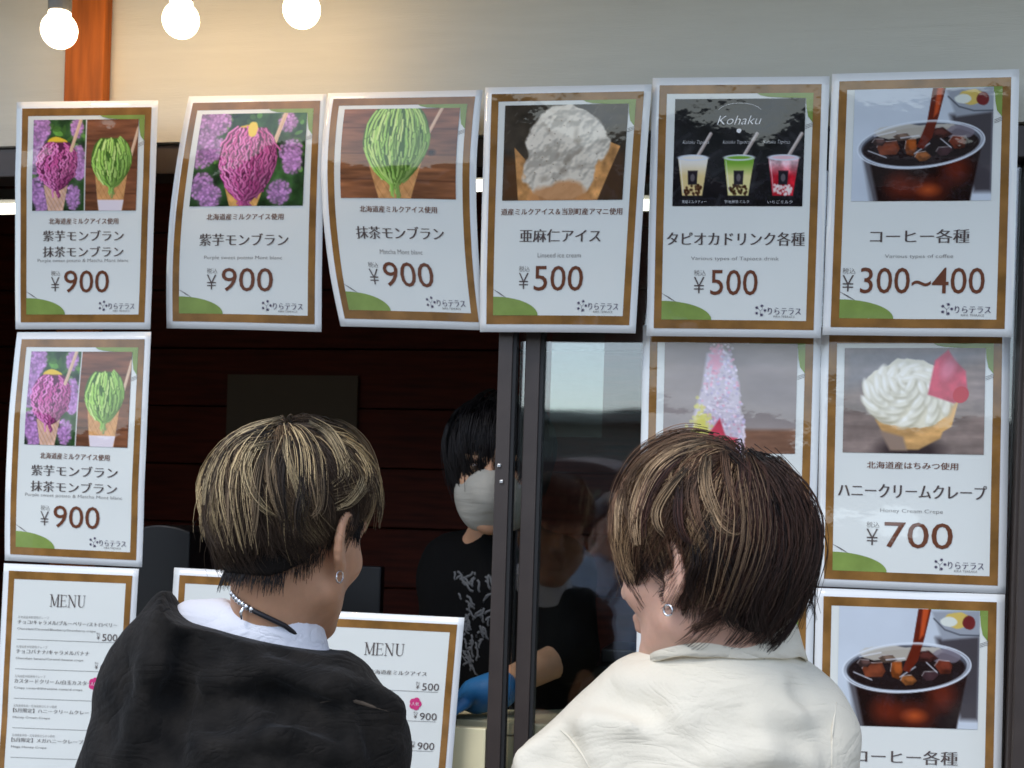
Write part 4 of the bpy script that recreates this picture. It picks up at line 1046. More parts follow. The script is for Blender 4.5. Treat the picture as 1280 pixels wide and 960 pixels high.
def hair(name, c, Rm, s, hem, liftmap, parent, seed, nlock=230, per=34, back=25, colf=None, curlin=.014, sweep=None, rootmax=100, rad=.00062, K=12, low=.150, outer=.028, wav=.10, ragged=.012, spread=3.6, under=None, bend=0, curl=.010):
    r = np.random.default_rng(seed); N = nlock * per
    bk = radians(back); w = np.array([0, -sin(bk), cos(bk)]); ef = np.array([0, cos(bk), sin(bk)]); er = np.array([1., 0, 0]); c0 = np.array([0, -.008, .028]); S = np.array([.077, .097, .089])
    ga = radians(rootmax) * np.sqrt(r.random(nlock)); gp = r.uniform(0, 2 * pi, nlock)
    lay = r.random(nlock); ph = r.uniform(0, 6.28, nlock); lockcol = r.random(nlock); hj = r.normal(0, ragged, nlock); wv = r.normal(0, wav, nlock)
    L = np.repeat(np.arange(nlock), per)
    da = r.normal(0, radians(4), N); dp = r.normal(0, 1, N) * radians(spread) / np.maximum(np.sin(ga[L]), .30)
    kk = np.linspace(0, 1, 56)
    a0 = np.clip(ga[L] + da, radians(2), radians(rootmax)); f = kk[None]
    a = a0[:, None] + f * radians(175 - 0) * 1.0
    conv = 1.1 - .62 * np.clip(f * 2.0, 0, 1)
    sw = sweep(gp[L]) if sweep is not None else np.zeros(N)
    phi = gp[L][:, None] + dp[:, None] * conv + sw[:, None] * f * 1.6 + wv[L][:, None] * np.sin(f * 5 + ph[L][:, None]) + (bend * np.clip(f * 2.2, 0, 1.2) ** 2 if bend else 0)
    d = (w * np.cos(a)[..., None] + np.sin(a)[..., None] * (ef * np.cos(phi)[..., None] + er * np.sin(phi)[..., None]))
    Sz = np.where(d[..., 2] < 0, low, S[2])
    rr = 1 / np.sqrt((d[..., 0] / S[0]) ** 2 + (d[..., 1] / S[1]) ** 2 + (d[..., 2] / Sz) ** 2)
    lf = outer * tab(phi, liftmap) * (1 - .78 * (a0 / radians(rootmax)) * np.ones(N))[:, None]
    lf = lf * (.66 + .5 * lay[L])[:, None] * (1 - np.exp(-(f + np.clip(.3 - a0, 0, .3)[:, None]) * 20)) * (.30 + .70 * (1 - np.exp(-a / .38))) + .004
    lf = lf + (r.normal(0, .0012, N))[:, None]
    pt = c0 + d * (rr + lf)[..., None]
    hz = tab(phi, hem) + hj[L][:, None] + r.normal(0, .004, N)[:, None] + .016 * ((lay[L] - .5)[:, None])
    if under is not None: hz = hz + (under(phi) * np.clip((a0 / radians(rootmax) - .45) / .55, 0, 1)[:, None])
    below = pt[..., 2] < hz; below[:, :3] = False
    first = np.where(below.any(1), below.argmax(1), 45); first = np.clip(first, 4, 50)
    tt = np.linspace(0, 1, K)[None] * first[:, None]; i0 = np.clip(tt.astype(int), 0, 54); fr_ = (tt - i0)[..., None]; ar = np.arange(N)[:, None]
    q = pt[ar, i0] * (1 - fr_) + pt[ar, i0 + 1] * fr_
    dd = d[ar, i0]; t = np.linspace(0, 1, K)[None]
    tipo = r.normal(0, .0065, nlock)[L][:, None]
    q = q - dd * ((curlin + tipo) * np.clip(t - .55, 0, 1) ** 2 * 4.9)[..., None] * np.array([1, 1, .15])
    tang = np.stack([-dd[..., 1], dd[..., 0], np.zeros_like(dd[..., 0])], -1)
    q = q + tang * (.35 * curl * np.sin(t * 7 + ph[L][:, None]) * t)[..., None] + tang * (curl * wv[L][:, None] / max(wav, .01) * np.clip(t - .5, 0, 1) ** 2 * 4)[..., None]
    fly = r.random(N) < .02
    q = q + (fly[:, None] * t ** 2)[..., None] * r.normal(0, .010, (N, 1, 3))
    col = colf(lockcol[L], lay[L], a0, t, r, N, phi[ar, i0])
    Wd = np.asarray(c) + (q * s) @ Rm.T
    rd = rad * (1 - .65 * t ** 1.5) * np.ones((N, 1)) * r.uniform(.7, 1.25, (N, 1))
    return strands(name, Wd, rd, col, parent)

def hero_locks(name, c, Rm, s, E, low, locks, parent, seed):
    """single traced locks lying on the outside of the hair"""
    r = np.random.default_rng(seed); PP = []; RRd = []; CC = []; K = 16
    o = (CAM - np.asarray(c)) @ Rm / s - np.array([0, -.008, .028])
    def env(px, py):
        d = (P(px, py, 1.0) - CAM) @ Rm
        for lowpass in (0, 1):
            e = np.array([E[0], E[1], low if lowpass else E[2]]); a = ((d / e) ** 2).sum(); b = 2 * (o * d / e ** 2).sum(); cc = ((o / e) ** 2).sum() - 1
            D = b * b - 4 * a * cc; t = (-b - sqrt(D)) / (2 * a) if D > 0 else -b / (2 * a)
            if (o + t * d)[2] >= 0: break
        return CAM + (P(px, py, 1.0) - CAM) * t * s
    for pts, w, col, n in locks:
        pts = np.array(pts, float); m = len(pts); tt = np.linspace(0, m - 1, K)
        # Catmull-Rom through the traced points
        pp = np.concatenate([[2 * pts[0] - pts[1]], pts, [2 * pts[-1] - pts[-2]]]); xy = []
        for t in tt:
            i = min(int(t), m - 2); u = t - i; p0, p1, p2, p3 = pp[i:i + 4]
            xy.append(.5 * (2 * p1 + (p2 - p0) * u + (2 * p0 - 5 * p1 + 4 * p2 - p3) * u ** 2 + (3 * p1 - p0 - 3 * p2 + p3) * u ** 3))
        xy = np.array(xy); tg = np.gradient(xy, axis=0); nn = np.stack([-tg[:, 1], tg[:, 0]], 1); nn /= np.linalg.norm(nn, axis=1, keepdims=True) + 1e-9
        prof = np.sin(pi * np.clip(np.linspace(.12, .93, K), 0, 1)) ** .8
        for _ in range(max(8, int(n * .95))):
            u = r.normal(0, .55); t0 = r.uniform(-.05, .1); q = xy + nn * ((u * w * (.35 + .65 * prof)) + r.normal(0, 1.2) * np.linspace(-1, 1, K))[:, None] + r.normal(0, .8, 2); e0, e1 = int(r.integers(0, 4)), K - int(r.integers(0, 5)); q = np.stack([np.interp(np.linspace(e0, e1 - 1, K), np.arange(K), q[:, j_]) for j_ in (0, 1)], 1)
            wp = np.array([env(*p) for p in q]); wp = wp - F * (r.normal(0, .0018) - .0008 - .004 * (1 - prof)[:, None] - .0006 * (1 - abs(u)))
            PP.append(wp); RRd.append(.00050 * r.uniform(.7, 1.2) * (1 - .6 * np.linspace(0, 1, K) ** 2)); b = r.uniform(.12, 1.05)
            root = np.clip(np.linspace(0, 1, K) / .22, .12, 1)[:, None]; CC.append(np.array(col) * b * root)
    return strands(name, np.array(PP), np.array(RRd), np.array(CC), parent)

def scalp_cap(c, Rm, s, name, m, parent, keep, off=.004, h=.005):
    """hair-coloured cap close to the skull; keep(x,y,z) local -> signed distance, negative where hair grows"""
    v = grid3(np.asarray(c) - .14 * s, np.asarray(c) + .15 * s, h)
    T = lambda p: np.asarray(c) + Rm @ (np.array(p, float) * s)
    v.ell(T((0, -.008, .028)), [(q + off) * s for q in (.076, .096, .095)], Rm); v.cap(T((0, -.028, -.03)), T((0, -.032, -.095)), (.050 + off) * s, (.045 + off) * s, .025)
    X = [v.ax[0].reshape(-1, 1, 1) - c[0], v.ax[1].reshape(1, -1, 1) - c[1], v.ax[2].reshape(1, 1, -1) - c[2]]
    loc = [(Rm[0, i] * X[0] + Rm[1, i] * X[1] + Rm[2, i] * X[2]) / s for i in range(3)]
    v.D = np.maximum(v.D, keep(*loc) * s); v.D = v.D.astype(np.float32)
    return link(name, v.mesh(name), m, parent, True)

def short_hair(name, c, Rm, s, parent, seed, N, region, col, ln=.014, rad=.0005):
    """short clipped hairs lying down on nape and sides"""
    r = np.random.default_rng(seed); P_ = []
    z = r.uniform(-.085, .05, N); ph = r.uniform(0, 2 * pi, N)
    k = region(ph, z); z, ph = z[k], ph[k]; n = len(z)
    # surface of skull + nape
    S = np.array([.077, .097, .089]); zz = (z - .028) / S[2]; hr = np.sqrt(np.clip(1 - zz ** 2, .02, 1))
    ex, ey = S[0] * hr, S[1] * hr; nx = .049; ny = .049
    x = np.sin(ph) * np.maximum(ex, nx); y = np.cos(ph) * np.where(np.cos(ph) < 0, np.maximum(ey, ny), ey) - .008
    yn = -.044 - ny; bl = np.clip((-.015 - z) / .05, 0, 1) * (np.cos(ph) < 0)
    y = y * (1 - bl) + bl * (np.cos(ph) * ny - .030)
    nrm = np.stack([np.sin(ph) / .9, np.cos(ph), np.zeros(n)], 1); t = np.linspace(0, 1, 4)
    p0 = np.stack([x, y, z], 1)
    d = np.array([0, 0, -1.0]) + nrm * .06 + r.normal(0, .12, (n, 3))
    q = p0[:, None] + nrm[:, None] * .003 + d[:, None] * (t[None, :, None] * ln * r.uniform(.6, 1.3, (n, 1, 1)))
    Wd = np.asarray(c) + (q * s) @ Rm.T
    C_ = np.ones((n, 4, 1)) * np.array(col) * r.uniform(.6, 1.5, (n, 1, 1))
    return strands(name, Wd, rad * (1 - .6 * t)[None] * np.ones((n, 1)), C_, parent)

def tri(v, pts):
    c = []; w = []
    for k in range(3):
        a = v.ax[k]; i = np.clip(np.searchsorted(a, pts[:, k]) - 1, 0, len(a) - 2); c.append(i); w.append(np.clip((pts[:, k] - a[i]) / (a[i + 1] - a[i]), 0, 1))
    out = 0
    for dx in (0, 1):
        for dy in (0, 1):
            for dz in (0, 1):
                out = out + v.D[c[0] + dx, c[1] + dy, c[2] + dz] * (w[0] if dx else 1 - w[0]) * (w[1] if dy else 1 - w[1]) * (w[2] if dz else 1 - w[2])
    return out
def hitpt(v, px, py, d0=1.2, d1=2.2, lift=.002):
    ts = np.arange(d0, d1, .002); r_ = P(px, py, 1.0) - CAM; pts = CAM + ts[:, None] * r_; D = tri(v, pts); ok = D < 0
    if not ok.any(): return None
    k = ok.argmax(); f = D[k - 1] / (D[k - 1] - D[k] + 1e-9) if k else 0
    return CAM + (ts[k - 1] + f * .002 - lift) * r_

def surf_tube(v, px, rad, name, m, parent, sub=5, lift=.001, n=8):
    pts = []
    for a_, b_ in zip(px[:-1], px[1:]):
        for k in range(sub): pts.append((a_[0] + (b_[0] - a_[0]) * k / sub, a_[1] + (b_[1] - a_[1]) * k / sub))
    pts.append(px[-1]); q = [hitpt(v, *p, lift=lift) for p in pts]; q = [p for p in q if p is not None]
    # smooth
    q = np.array(q)
    for _ in range(3): q[1:-1] = (q[:-2] + q[1:-1] * 2 + q[2:]) / 4
    b = MB(); R_ = [rad * (.35 + .65 * sin(pi * min(max(i / (len(q) - 1), .12), .88))) for i in range(len(q))]
    b.tube(list(q), R_, n); return b.build(name, m, parent, True)

# ================= left customer
def pr(px, d): return px * d / FPX
def left_customer():
    hc = P(362, 668, 1.70); yaw = radians(-11.5 + 26); Rm = rotm(yaw, radians(-10), radians(2)); s = 1.0
    foot = P(310, 900, 1.68); foot[2] = 0
    root = empty('person', foot, 'left customer in oversized black jacket over white tee, with blond streaked hair and leather necklace', 'person', 'customers at the window')
    nb = P(338, 792, 1.70)
    lo = (foot[0] - .36, foot[1] - .30, 0.0); hi = (foot[0] + .42, foot[1] + .55, hc[2] + .16)
    v = person_vox(hc, lo, hi)
    T = head_prims(v, hc, Rm, s)
    v.cap(T((0, -.024, -.035)), nb + (0, .0, -.02), .048, .048, .025)
    v.cap(T((0, -.002, -.06)), nb + (0.0, .012, .0), .034, .038, .02)
    D = 1.70
    sh = [P(225, 868, 1.68), P(428, 912, 1.68)]
    v.cap(nb + (0, 0, -.03), sh[0] + (0.02, .0, .0), .038, .028, .02); v.cap(nb + (0, 0, -.03), sh[1] + (-.02, .0, 0), .038, .028, .02)
    hip = np.array([foot[0] + .02, foot[1] + .02, .95])
    v.ell((nb + hip) / 2, (.125, .070, .205), None, .04); v.ell(hip, (.14, .095, .12), None, .05)
    for q, S_ in zip((-1, 1), sh):
        el = S_ + np.array([q * .03, .10, -.27]); wr = el + np.array([-q * .06, .24, .08])
        v.cap(S_, el, .042, .036, .03); v.cap(el, wr, .036, .026, .02); hand(v, wr, (-.1 * q, 1, 0), (0, 0, 1), side=q)
        kn = hip + np.array([q * .095, .03, -.46]); an = hip + np.array([q * .10, 0, -.87]); v.cap(hip + (q * .08, 0, -.04), kn, .075, .052, .04); v.cap(kn, an, .050, .035, .02)
        v.cap(an + (0, 0, -.02), an + (0, .15, -.04), .035, .028, .02)
    body = link('body', v.mesh('body'), MT['skin'], root, True)
    # white tee
    t = grid3(nb - [.26, .17, .60], nb + [.26, .17, .07], .006)
    t.cap(P(340, 795, D), P(243, 785, D), pr(54, D), pr(35, D), .03); t.cap(P(338, 800, D), P(350, 840, D), pr(55, D), pr(60, D), .03); t.cap(P(342, 806, D), P(396, 850, D), pr(44, D), pr(26, D), .03)
    t.ell((nb + hip) / 2 + (-.02, 0, 0), (.145, .10, .22), None, .05)
    nk = P(343, 745, D); ax = (T((0, -.03, -.03)) - nb); ax /= np.linalg.norm(ax)
    t.noise(.0015, lambda x, y, z: wob(x, y, z, 1.6, 1.0))
    t.op(lambda x, y, z: np.sqrt(((x - nk[0]) / 1.28) ** 2 + ((y - nk[1]) / 1.1) ** 2 + ((z - nk[2] - .02 + .18 * (x - nk[0])) / .95) ** 2) - .058, nk - .12, nk + .12, .003, 'sub')
    link('t_shirt', t.mesh('t_shirt'), MT['tee'], root, True)
    # jacket
    j = grid3((foot[0] - .36, foot[1] - .24, .80), (foot[0] + .40, foot[1] + .32, P(240, 715, D)[2]), .0065)
    Dj = 1.675
    q = lambda x, y, d=Dj: P(x, y, d)
    j.cap(q(236, 784), q(203, 850), pr(43, Dj), pr(60, Dj), .03); j.cap(q(203, 850), q(172, 1000), pr(62, Dj), pr(72, Dj), .04)
    j.cap(q(172, 1000), q(165, 1100, 1.75), pr(72, Dj), pr(60, Dj), .04)
    j.cap(q(383, 858), q(446, 930), pr(42, Dj), pr(56, Dj), .03); j.cap(q(446, 930), q(455, 1060), pr(58, Dj), pr(60, Dj), .03)
    j.cap(q(236, 800), q(390, 868), pr(50, Dj), pr(52, Dj), .05)
    j.ell(q(310, 985), (pr(185, Dj), .125, pr(175, Dj)), None, .05)
    j.ell(q(312, 1150), (pr(190, Dj), .135, pr(260, Dj)), None, .05)
    # folds traced from the cloth
    for pts, rr, mode in ((((262, 858), (330, 842), (410, 862), (490, 890)), 12, 'add'), (((255, 880), (340, 868), (420, 885)), 11, 'sub'), (((215, 770), (190, 840), (165, 940)), 13, 'add'), (((236, 800), (222, 870), (214, 950)), 12, 'sub'),
                          (((260, 930), (350, 915), (430, 940)), 14, 'add'), (((270, 905), (350, 893), (425, 915)), 10, 'sub'), (((300, 790), (300, 840)), 14, 'add'), (((452, 880), (480, 960)), 10, 'sub')):
        for a_, b_ in zip(pts[:-1], pts[1:]):
            pa, pb = hitpt(j, *a_), hitpt(j, *b_)
            if pa is not None and pb is not None:
                off = F * (pr(rr, Dj) * (.35 if mode == 'add' else -.25)); j.cap(pa + off, pb + off, pr(rr, Dj), pr(rr, Dj), .022, mode)
    j.noise(.0035, lambda x, y, z: wob(x, y, z, .8, .4)); j.noise(.0016, lambda x, y, z: wob(x, y, z, 2.0, 2.4))
    a_, b_ = P(260, 731, Dj), P(415, 765, Dj); rr = pr(50, Dj)
    def cyl(x, y, z):
        px = (x - a_[0]) * RR[0] + (y - a_[1]) * RR[1] + (z - a_[2]) * RR[2]; pz = (x - a_[0]) * UU[0] + (y - a_[1]) * UU[1] + (z - a_[2]) * UU[2]
        bx, bz = (b_ - a_) @ RR, (b_ - a_) @ UU; t_ = np.clip((px * bx + pz * bz) / (bx * bx + bz * bz), 0, 1)
        return np.hypot(px - t_ * bx, pz - t_ * bz) - rr
    full = Vox(*j.ax); full.D = j.D.copy()
    j.D -= .002
    j.op(cyl, np.minimum(a_, b_) - .4, np.maximum(a_, b_) + .4, .004, 'sub')
    j.plane_cut((0, 0, .84), (0, 0, -1))
    jk = link('jacket', j.mesh('jacket'), MT['jacket'], root, True)
    surf_tube(full, [(400, 878), (425, 872), (450, 878), (474, 886), (494, 892)], .0026, 'seam', MT['seam'], jk, lift=.0010)
    # trousers, shoes
    tr = grid3((foot[0] - .24, foot[1] - .2, .04), (foot[0] + .28, foot[1] + .24, 1.0), .012)
    tr.ell(hip, (.155, .11, .12), None, .04)
    for k in (-1, 1): tr.cap(hip + (k * .08, 0, -.04), hip + np.array([k * .10, .01, -.85]), .09, .062, .04)
    link('trousers', tr.mesh('trousers'), MT['trouser'], root, True)
    for k in (-1, 1): shoe(hip + np.array([k * .10, .02, -hip[2]]), (0, 1), 'shoe', root)
    # hair
    def keep(x, y, z):
        # hairline: nape low at the back, up behind and over the ears
        hl = np.interp(y, [-.12, -.07, -.045, -.02, .02, .07, .12], [-.062, -.060, -.040, .016, .030, .045, .06]); return (hl - z)
    cap_ = scalp_cap(hc, Rm, s, 'clipped_hair', None, root, keep); cap_.data.materials.append(mat('clipped_hair', (0.008, 0.006, 0.005), 0.9, spec=.15, bump=.0012, bscale=420))
    short_hair('nape_hair', hc, Rm, s, cap_, 3, 9000, lambda ph, z: z > np.where(np.cos(ph) < -.55, -.066, np.where(np.cos(ph) < -.1, -.045 , .01)), (.012, .009, .008))
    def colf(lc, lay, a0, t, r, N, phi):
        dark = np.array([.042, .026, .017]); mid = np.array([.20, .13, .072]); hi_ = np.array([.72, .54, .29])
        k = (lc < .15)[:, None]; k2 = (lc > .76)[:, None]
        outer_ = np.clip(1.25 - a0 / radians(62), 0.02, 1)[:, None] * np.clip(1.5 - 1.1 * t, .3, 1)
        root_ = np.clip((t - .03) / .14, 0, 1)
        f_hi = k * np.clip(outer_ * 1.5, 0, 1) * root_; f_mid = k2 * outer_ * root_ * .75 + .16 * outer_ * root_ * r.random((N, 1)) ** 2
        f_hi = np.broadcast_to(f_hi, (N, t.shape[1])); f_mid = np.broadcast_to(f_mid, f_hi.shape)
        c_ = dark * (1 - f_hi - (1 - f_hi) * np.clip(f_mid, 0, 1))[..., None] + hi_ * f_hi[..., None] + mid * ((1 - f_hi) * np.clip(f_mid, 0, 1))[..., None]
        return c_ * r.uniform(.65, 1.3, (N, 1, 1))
    hem = [(0, .045), (45, .052), (75, .040), (100, .020), (130, .004), (160, -.010), (180, -.016), (220, -.010), (255, .004), (290, .014), (330, .03)]
    lift = [(0, 1.25), (60, 1.1), (100, .85), (150, .85), (200, .8), (260, .85), (310, 1.1)]
    hair('long_top_hair', hc, Rm, s, hem, lift, root, 11, nlock=560, per=25, K=10, rad=.00047, back=20, under=lambda p: -.030 * np.clip(-np.cos(p), 0, 1), colf=colf, outer=.029, rootmax=88, curlin=.020, wav=.23, ragged=.012, low=.13, bend=-.16, curl=.015,
         sweep=lambda p: -.10 * np.sin(p))
    B_, M_, D_ = (.74, .57, .32), (.34, .24, .14), (.06, .04, .027)
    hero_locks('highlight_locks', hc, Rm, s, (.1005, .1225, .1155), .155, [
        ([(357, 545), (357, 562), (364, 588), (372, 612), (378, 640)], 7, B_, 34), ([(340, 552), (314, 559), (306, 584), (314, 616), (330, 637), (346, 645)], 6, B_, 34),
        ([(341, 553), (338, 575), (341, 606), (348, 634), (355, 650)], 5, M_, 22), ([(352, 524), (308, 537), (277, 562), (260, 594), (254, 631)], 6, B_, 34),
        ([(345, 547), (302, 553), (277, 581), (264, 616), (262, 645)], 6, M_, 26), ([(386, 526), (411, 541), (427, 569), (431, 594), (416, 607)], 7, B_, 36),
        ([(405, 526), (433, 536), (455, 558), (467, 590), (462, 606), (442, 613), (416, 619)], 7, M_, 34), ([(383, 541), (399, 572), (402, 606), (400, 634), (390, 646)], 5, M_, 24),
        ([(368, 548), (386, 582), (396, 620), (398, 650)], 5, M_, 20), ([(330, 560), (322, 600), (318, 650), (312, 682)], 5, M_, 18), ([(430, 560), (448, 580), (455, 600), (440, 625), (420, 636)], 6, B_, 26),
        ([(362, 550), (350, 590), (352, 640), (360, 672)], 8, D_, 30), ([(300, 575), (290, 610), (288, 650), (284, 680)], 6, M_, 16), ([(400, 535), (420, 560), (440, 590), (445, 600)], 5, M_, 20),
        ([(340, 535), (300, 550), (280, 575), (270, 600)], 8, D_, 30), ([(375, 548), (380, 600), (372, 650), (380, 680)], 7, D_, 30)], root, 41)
    # necklace and ear ring
    nn = [(290, 742), (297, 750), (306, 757), (320, 765), (337, 773), (356, 782), (370, 793), (381, 803)]
    hs = []
    for k, p_ in enumerate(nn):
        h_ = hitpt(v, *p_, lift=.0035); hs.append(h_ if h_ is not None else P(*p_, 1.64))
    nl = empty('necklace', hs[3]); nl.parent = root; nl.location = Vector(hs[3]) - root.location
    b = MB(); b.tube(hs[2:], .0030, 8); b.build('cord', MT['cord'], nl, True)
    b = MB(); b.tube([hs[0], hs[1], hs[2], hs[3]], .0016, 8); b.build('chain', MT['silver'], nl, True)
    b = MB()
    for k in range(7):
        f_ = k / 6 * 2.6; i = min(int(f_), 2); q_ = hs[i] + (hs[i + 1] - hs[i]) * (f_ - i); q_ = q_ - F * .001
        b.lathe(q_ - (0, 0, .004), [(0, 0), (.0022, .001), (.0029, .004), (.0022, .007), (0, .008)], 10)
    b.build('beads', MT['silver'], nl, True)
    b = MB(); p_ = hs[2] - F * .003; b.tube([p_, p_ + RR * -.004 - UU * .008, p_ - RR * .003 - UU * .016], [.0016, .0022, .0012], 8); b.build('clasp', MT['silver'], nl, True)
    ec = T((.086, -.010, -.046)); b = MB(); b.tube([ec + Rm @ np.array([0, .007 * cos(a_), .007 * sin(a_)]) for a_ in np.linspace(0, 2 * pi, 17)], .0011, 6, cap=False)
    b.build('ear_ring', MT['silver'], root, True)
    return root

# ================= right customer
def right_customer():
    hc = P(883, 706, 1.60); yaw = radians(-11.5 - 47); Rm = rotm(yaw, radians(-7), radians(-2)); s = .985
    foot = P(895, 950, 1.62); foot[2] = 0
    root = empty('person', foot, 'person in a cream collared shirt with brown streaked hair, seen from behind on the right', 'person', 'customers at the window')
    nb = P(905, 838, 1.61)
    lo = (foot[0] - .42, foot[1] - .30, 0.0); hi = (foot[0] + .36, foot[1] + .55, hc[2] + .16)
    v = person_vox(hc, lo, hi)
    T = head_prims(v, hc, Rm, s)
    v.cap(T((0, -.030, -.035)), nb + (0, .0, -.02), .055, .060, .03)
    v.cap(T((0, .018, -.07)), nb + (-.015, .015, -.01), .042, .055, .02)
    D = 1.62
    sh = [P(775, 925, D), P(985, 925, D)]
    v.cap(nb + (0, 0, -.03), sh[0] + (0.02, .01, .0), .040, .034, .03); v.cap(nb + (0, 0, -.03), sh[1] + (-.02, .01, 0), .040, .034, .03)
    hip = np.array([foot[0] + .0, foot[1] + .02, .93])
    v.ell((nb + hip) / 2, (.125, .070, .195), None, .04); v.ell(hip, (.14, .095, .12), None, .05)
    for q, S_ in zip((-1, 1), sh):
        el = S_ + np.array([q * .05, .10, -.25]); wr = el + np.array([-q * .06, .24, .08])
        v.cap(S_, el, .042, .036, .03); v.cap(el, wr, .036, .026, .02); hand(v, wr, (-.1 * q, 1, 0), (0, 0, 1), side=q)
        kn = hip + np.array([q * .095, .03, -.45]); an = hip + np.array([q * .10, 0, -.85]); v.cap(hip + (q * .08, 0, -.04), kn, .075, .052, .04); v.cap(kn, an, .050, .035, .02)
        v.cap(an + (0, 0, -.02), an + (0, .15, -.04), .035, .028, .02)
    link('body', v.mesh('body'), MT['skin2'], root, True)
    j = grid3((foot[0] - .42, foot[1] - .24, .80), (foot[0] + .34, foot[1] + .30, P(900, 780, D)[2]), .0065)
    Dj = 1.63
    q = lambda x, y, d=Dj: P(x, y, d)
    j.cap(q(800, 893), q(710, 985), pr(66, Dj), pr(68, Dj), .03); j.cap(q(710, 985), q(690, 1130), pr(68, Dj), pr(60, Dj), .03)
    j.cap(q(950, 880), q(996, 915), pr(60, Dj), pr(66, Dj), .03); j.cap(q(996, 915), q(1000, 1120), pr(67, Dj), pr(62, Dj), .03)
    j.cap(q(835, 882), q(960, 882), pr(62, Dj), pr(62, Dj), .04)
    j.ell(q(882, 1010), (pr(168, Dj), .125, pr(178, Dj)), None, .05); j.ell(q(880, 1180), (pr(165, Dj), .125, pr(260, Dj)), None, .05)
    j.cap(nb + (0, 0, -.01), nb + (0, 0, .02), .066, .062, .03)
    for S_ in sh: j.cap(nb + (0, 0, -.030), S_, .066, .050, .04)
    j.cap(nb + (0, 0, -.05), nb + (0, 0, -.12), .080, .100, .04)
    for pts, rr, mode in ((((735, 905), (790, 897), (850, 905)), 6, 'add'), (((950, 900), (1020, 893)), 5, 'add'), (((690, 925), (700, 965)), 6, 'sub'),
                          (((655, 950), (690, 935)), 6, 'add'), (((705, 930), (725, 965)), 5, 'sub'), (((668, 948), (700, 968)), 5, 'sub'), (((1000, 862), (1035, 900)), 5, 'sub'),
                          (((760, 868), (800, 880), (830, 905)), 5, 'sub'), (((900, 950), (960, 944), (1010, 952)), 5, 'add')):
        for a_, b_ in zip(pts[:-1], pts[1:]):
            pa, pb = hitpt(j, *a_), hitpt(j, *b_)
            if pa is not None and pb is not None:
                off = F * (pr(rr, Dj) * (.55 if mode == 'add' else -.55)); j.cap(pa + off, pb + off, pr(rr, Dj), pr(rr, Dj), .03, mode)
    j.noise(.0017, lambda x, y, z: wob(x, y, z, .8, 1.4)); j.noise(.0009, lambda x, y, z: wob(x, y, z, 2.0, .4))
    full = Vox(*j.ax); full.D = j.D.copy()
    j.plane_cut((0, 0, .84), (0, 0, -1))
    st = link('shirt', j.mesh('shirt'), MT['shirt'], root, True)
    # collar: stand and turned-down leaf in one swept surface
    fw = rotm(radians(-11.5 - 12)) ; n = 64; V = []; prof = [(.066, .028), (.068, .037), (.0705, .0385), (.0735, .032), (.079, .012), (.0845, -.004), (.0825, -.0052), (.077, .010), (.071, .029), (.0695, .024)]
    cc = P(908, 809, 1.615)
    for i in range(n + 1):
        a_ = radians(28) + (2 * pi - radians(56)) * i / n
        fx, fy = sin(a_), cos(a_); dz = -.020 * (fy + .7) if fy > -.7 else 0
        for rr, zz in prof: V.append(cc + fw @ np.array([fx * rr * 1.10, fy * rr * .98, zz + dz + .0006 * sin(i * .9)]))
    m_ = len(prof); Q = [(i * m_ + k, i * m_ + (k + 1) % m_, (i + 1) * m_ + (k + 1) % m_, (i + 1) * m_ + k) for i in range(n) for k in range(m_)]
    Q_ = Q; me = bpy.data.meshes.new('collar'); me.from_pydata([tuple(p) for p in V], [], Q_ + [tuple(range(m_)), tuple(n * m_ + k for k in range(m_))[::-1]]); me.update()
    col_ = link('collar', me, MT['shirt'], st, True)
    surf_tube(full, [(700, 912), (712, 922), (726, 940), (738, 962)], .0016, 'seam', MT['shirt'], st, lift=.0002)
    surf_tube(full, [(1046, 878), (1040, 915), (1040, 965)], .0014, 'seam', MT['shirt'], st, lift=.0002)
    tr = grid3((foot[0] - .24, foot[1] - .2, .04), (foot[0] + .28, foot[1] + .24, 1.0), .012)
    tr.ell(hip, (.155, .11, .12), None, .04)
    for k in (-1, 1): tr.cap(hip + (k * .08, 0, -.04), hip + np.array([k * .10, .01, -.83]), .09, .062, .04)
    link('trousers', tr.mesh('trousers'), MT['denim'], root, True)
    for k in (-1, 1): shoe(hip + np.array([k * .10, .02, -hip[2]]), (0, 1), 'shoe', root)
    def keep(x, y, z):
        hl = np.interp(y, [-.12, -.07, -.045, -.02, .02, .07, .12], [-.085, -.080, -.055, .010, .026, .045, .06]); return (hl - z)
    cap_ = scalp_cap(hc, Rm, s, 'short_under_hair', None, root, keep); cap_.data.materials.append(mat('under_hair', (0.009, 0.006, 0.005), 0.9, spec=.15, bump=.0012, bscale=420))
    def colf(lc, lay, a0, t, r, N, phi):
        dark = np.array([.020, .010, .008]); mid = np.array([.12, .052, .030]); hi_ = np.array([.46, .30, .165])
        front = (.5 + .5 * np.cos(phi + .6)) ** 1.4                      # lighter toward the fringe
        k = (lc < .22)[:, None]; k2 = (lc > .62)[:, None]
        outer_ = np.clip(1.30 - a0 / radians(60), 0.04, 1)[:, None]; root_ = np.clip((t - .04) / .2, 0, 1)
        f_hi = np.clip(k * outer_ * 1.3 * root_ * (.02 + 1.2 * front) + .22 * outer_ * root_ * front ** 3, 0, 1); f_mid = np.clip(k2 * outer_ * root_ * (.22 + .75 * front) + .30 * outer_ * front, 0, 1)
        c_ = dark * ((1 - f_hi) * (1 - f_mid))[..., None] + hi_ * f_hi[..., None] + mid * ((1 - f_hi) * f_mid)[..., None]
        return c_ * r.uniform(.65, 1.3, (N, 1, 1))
    hem = [(0, -.002), (30, -.002), (60, -.005), (120, -.022), (150, -.048), (180, -.062), (205, -.056), (228, -.034), (246, -.018), (256, .022), (288, .026), (306, -.004), (335, -.004)]
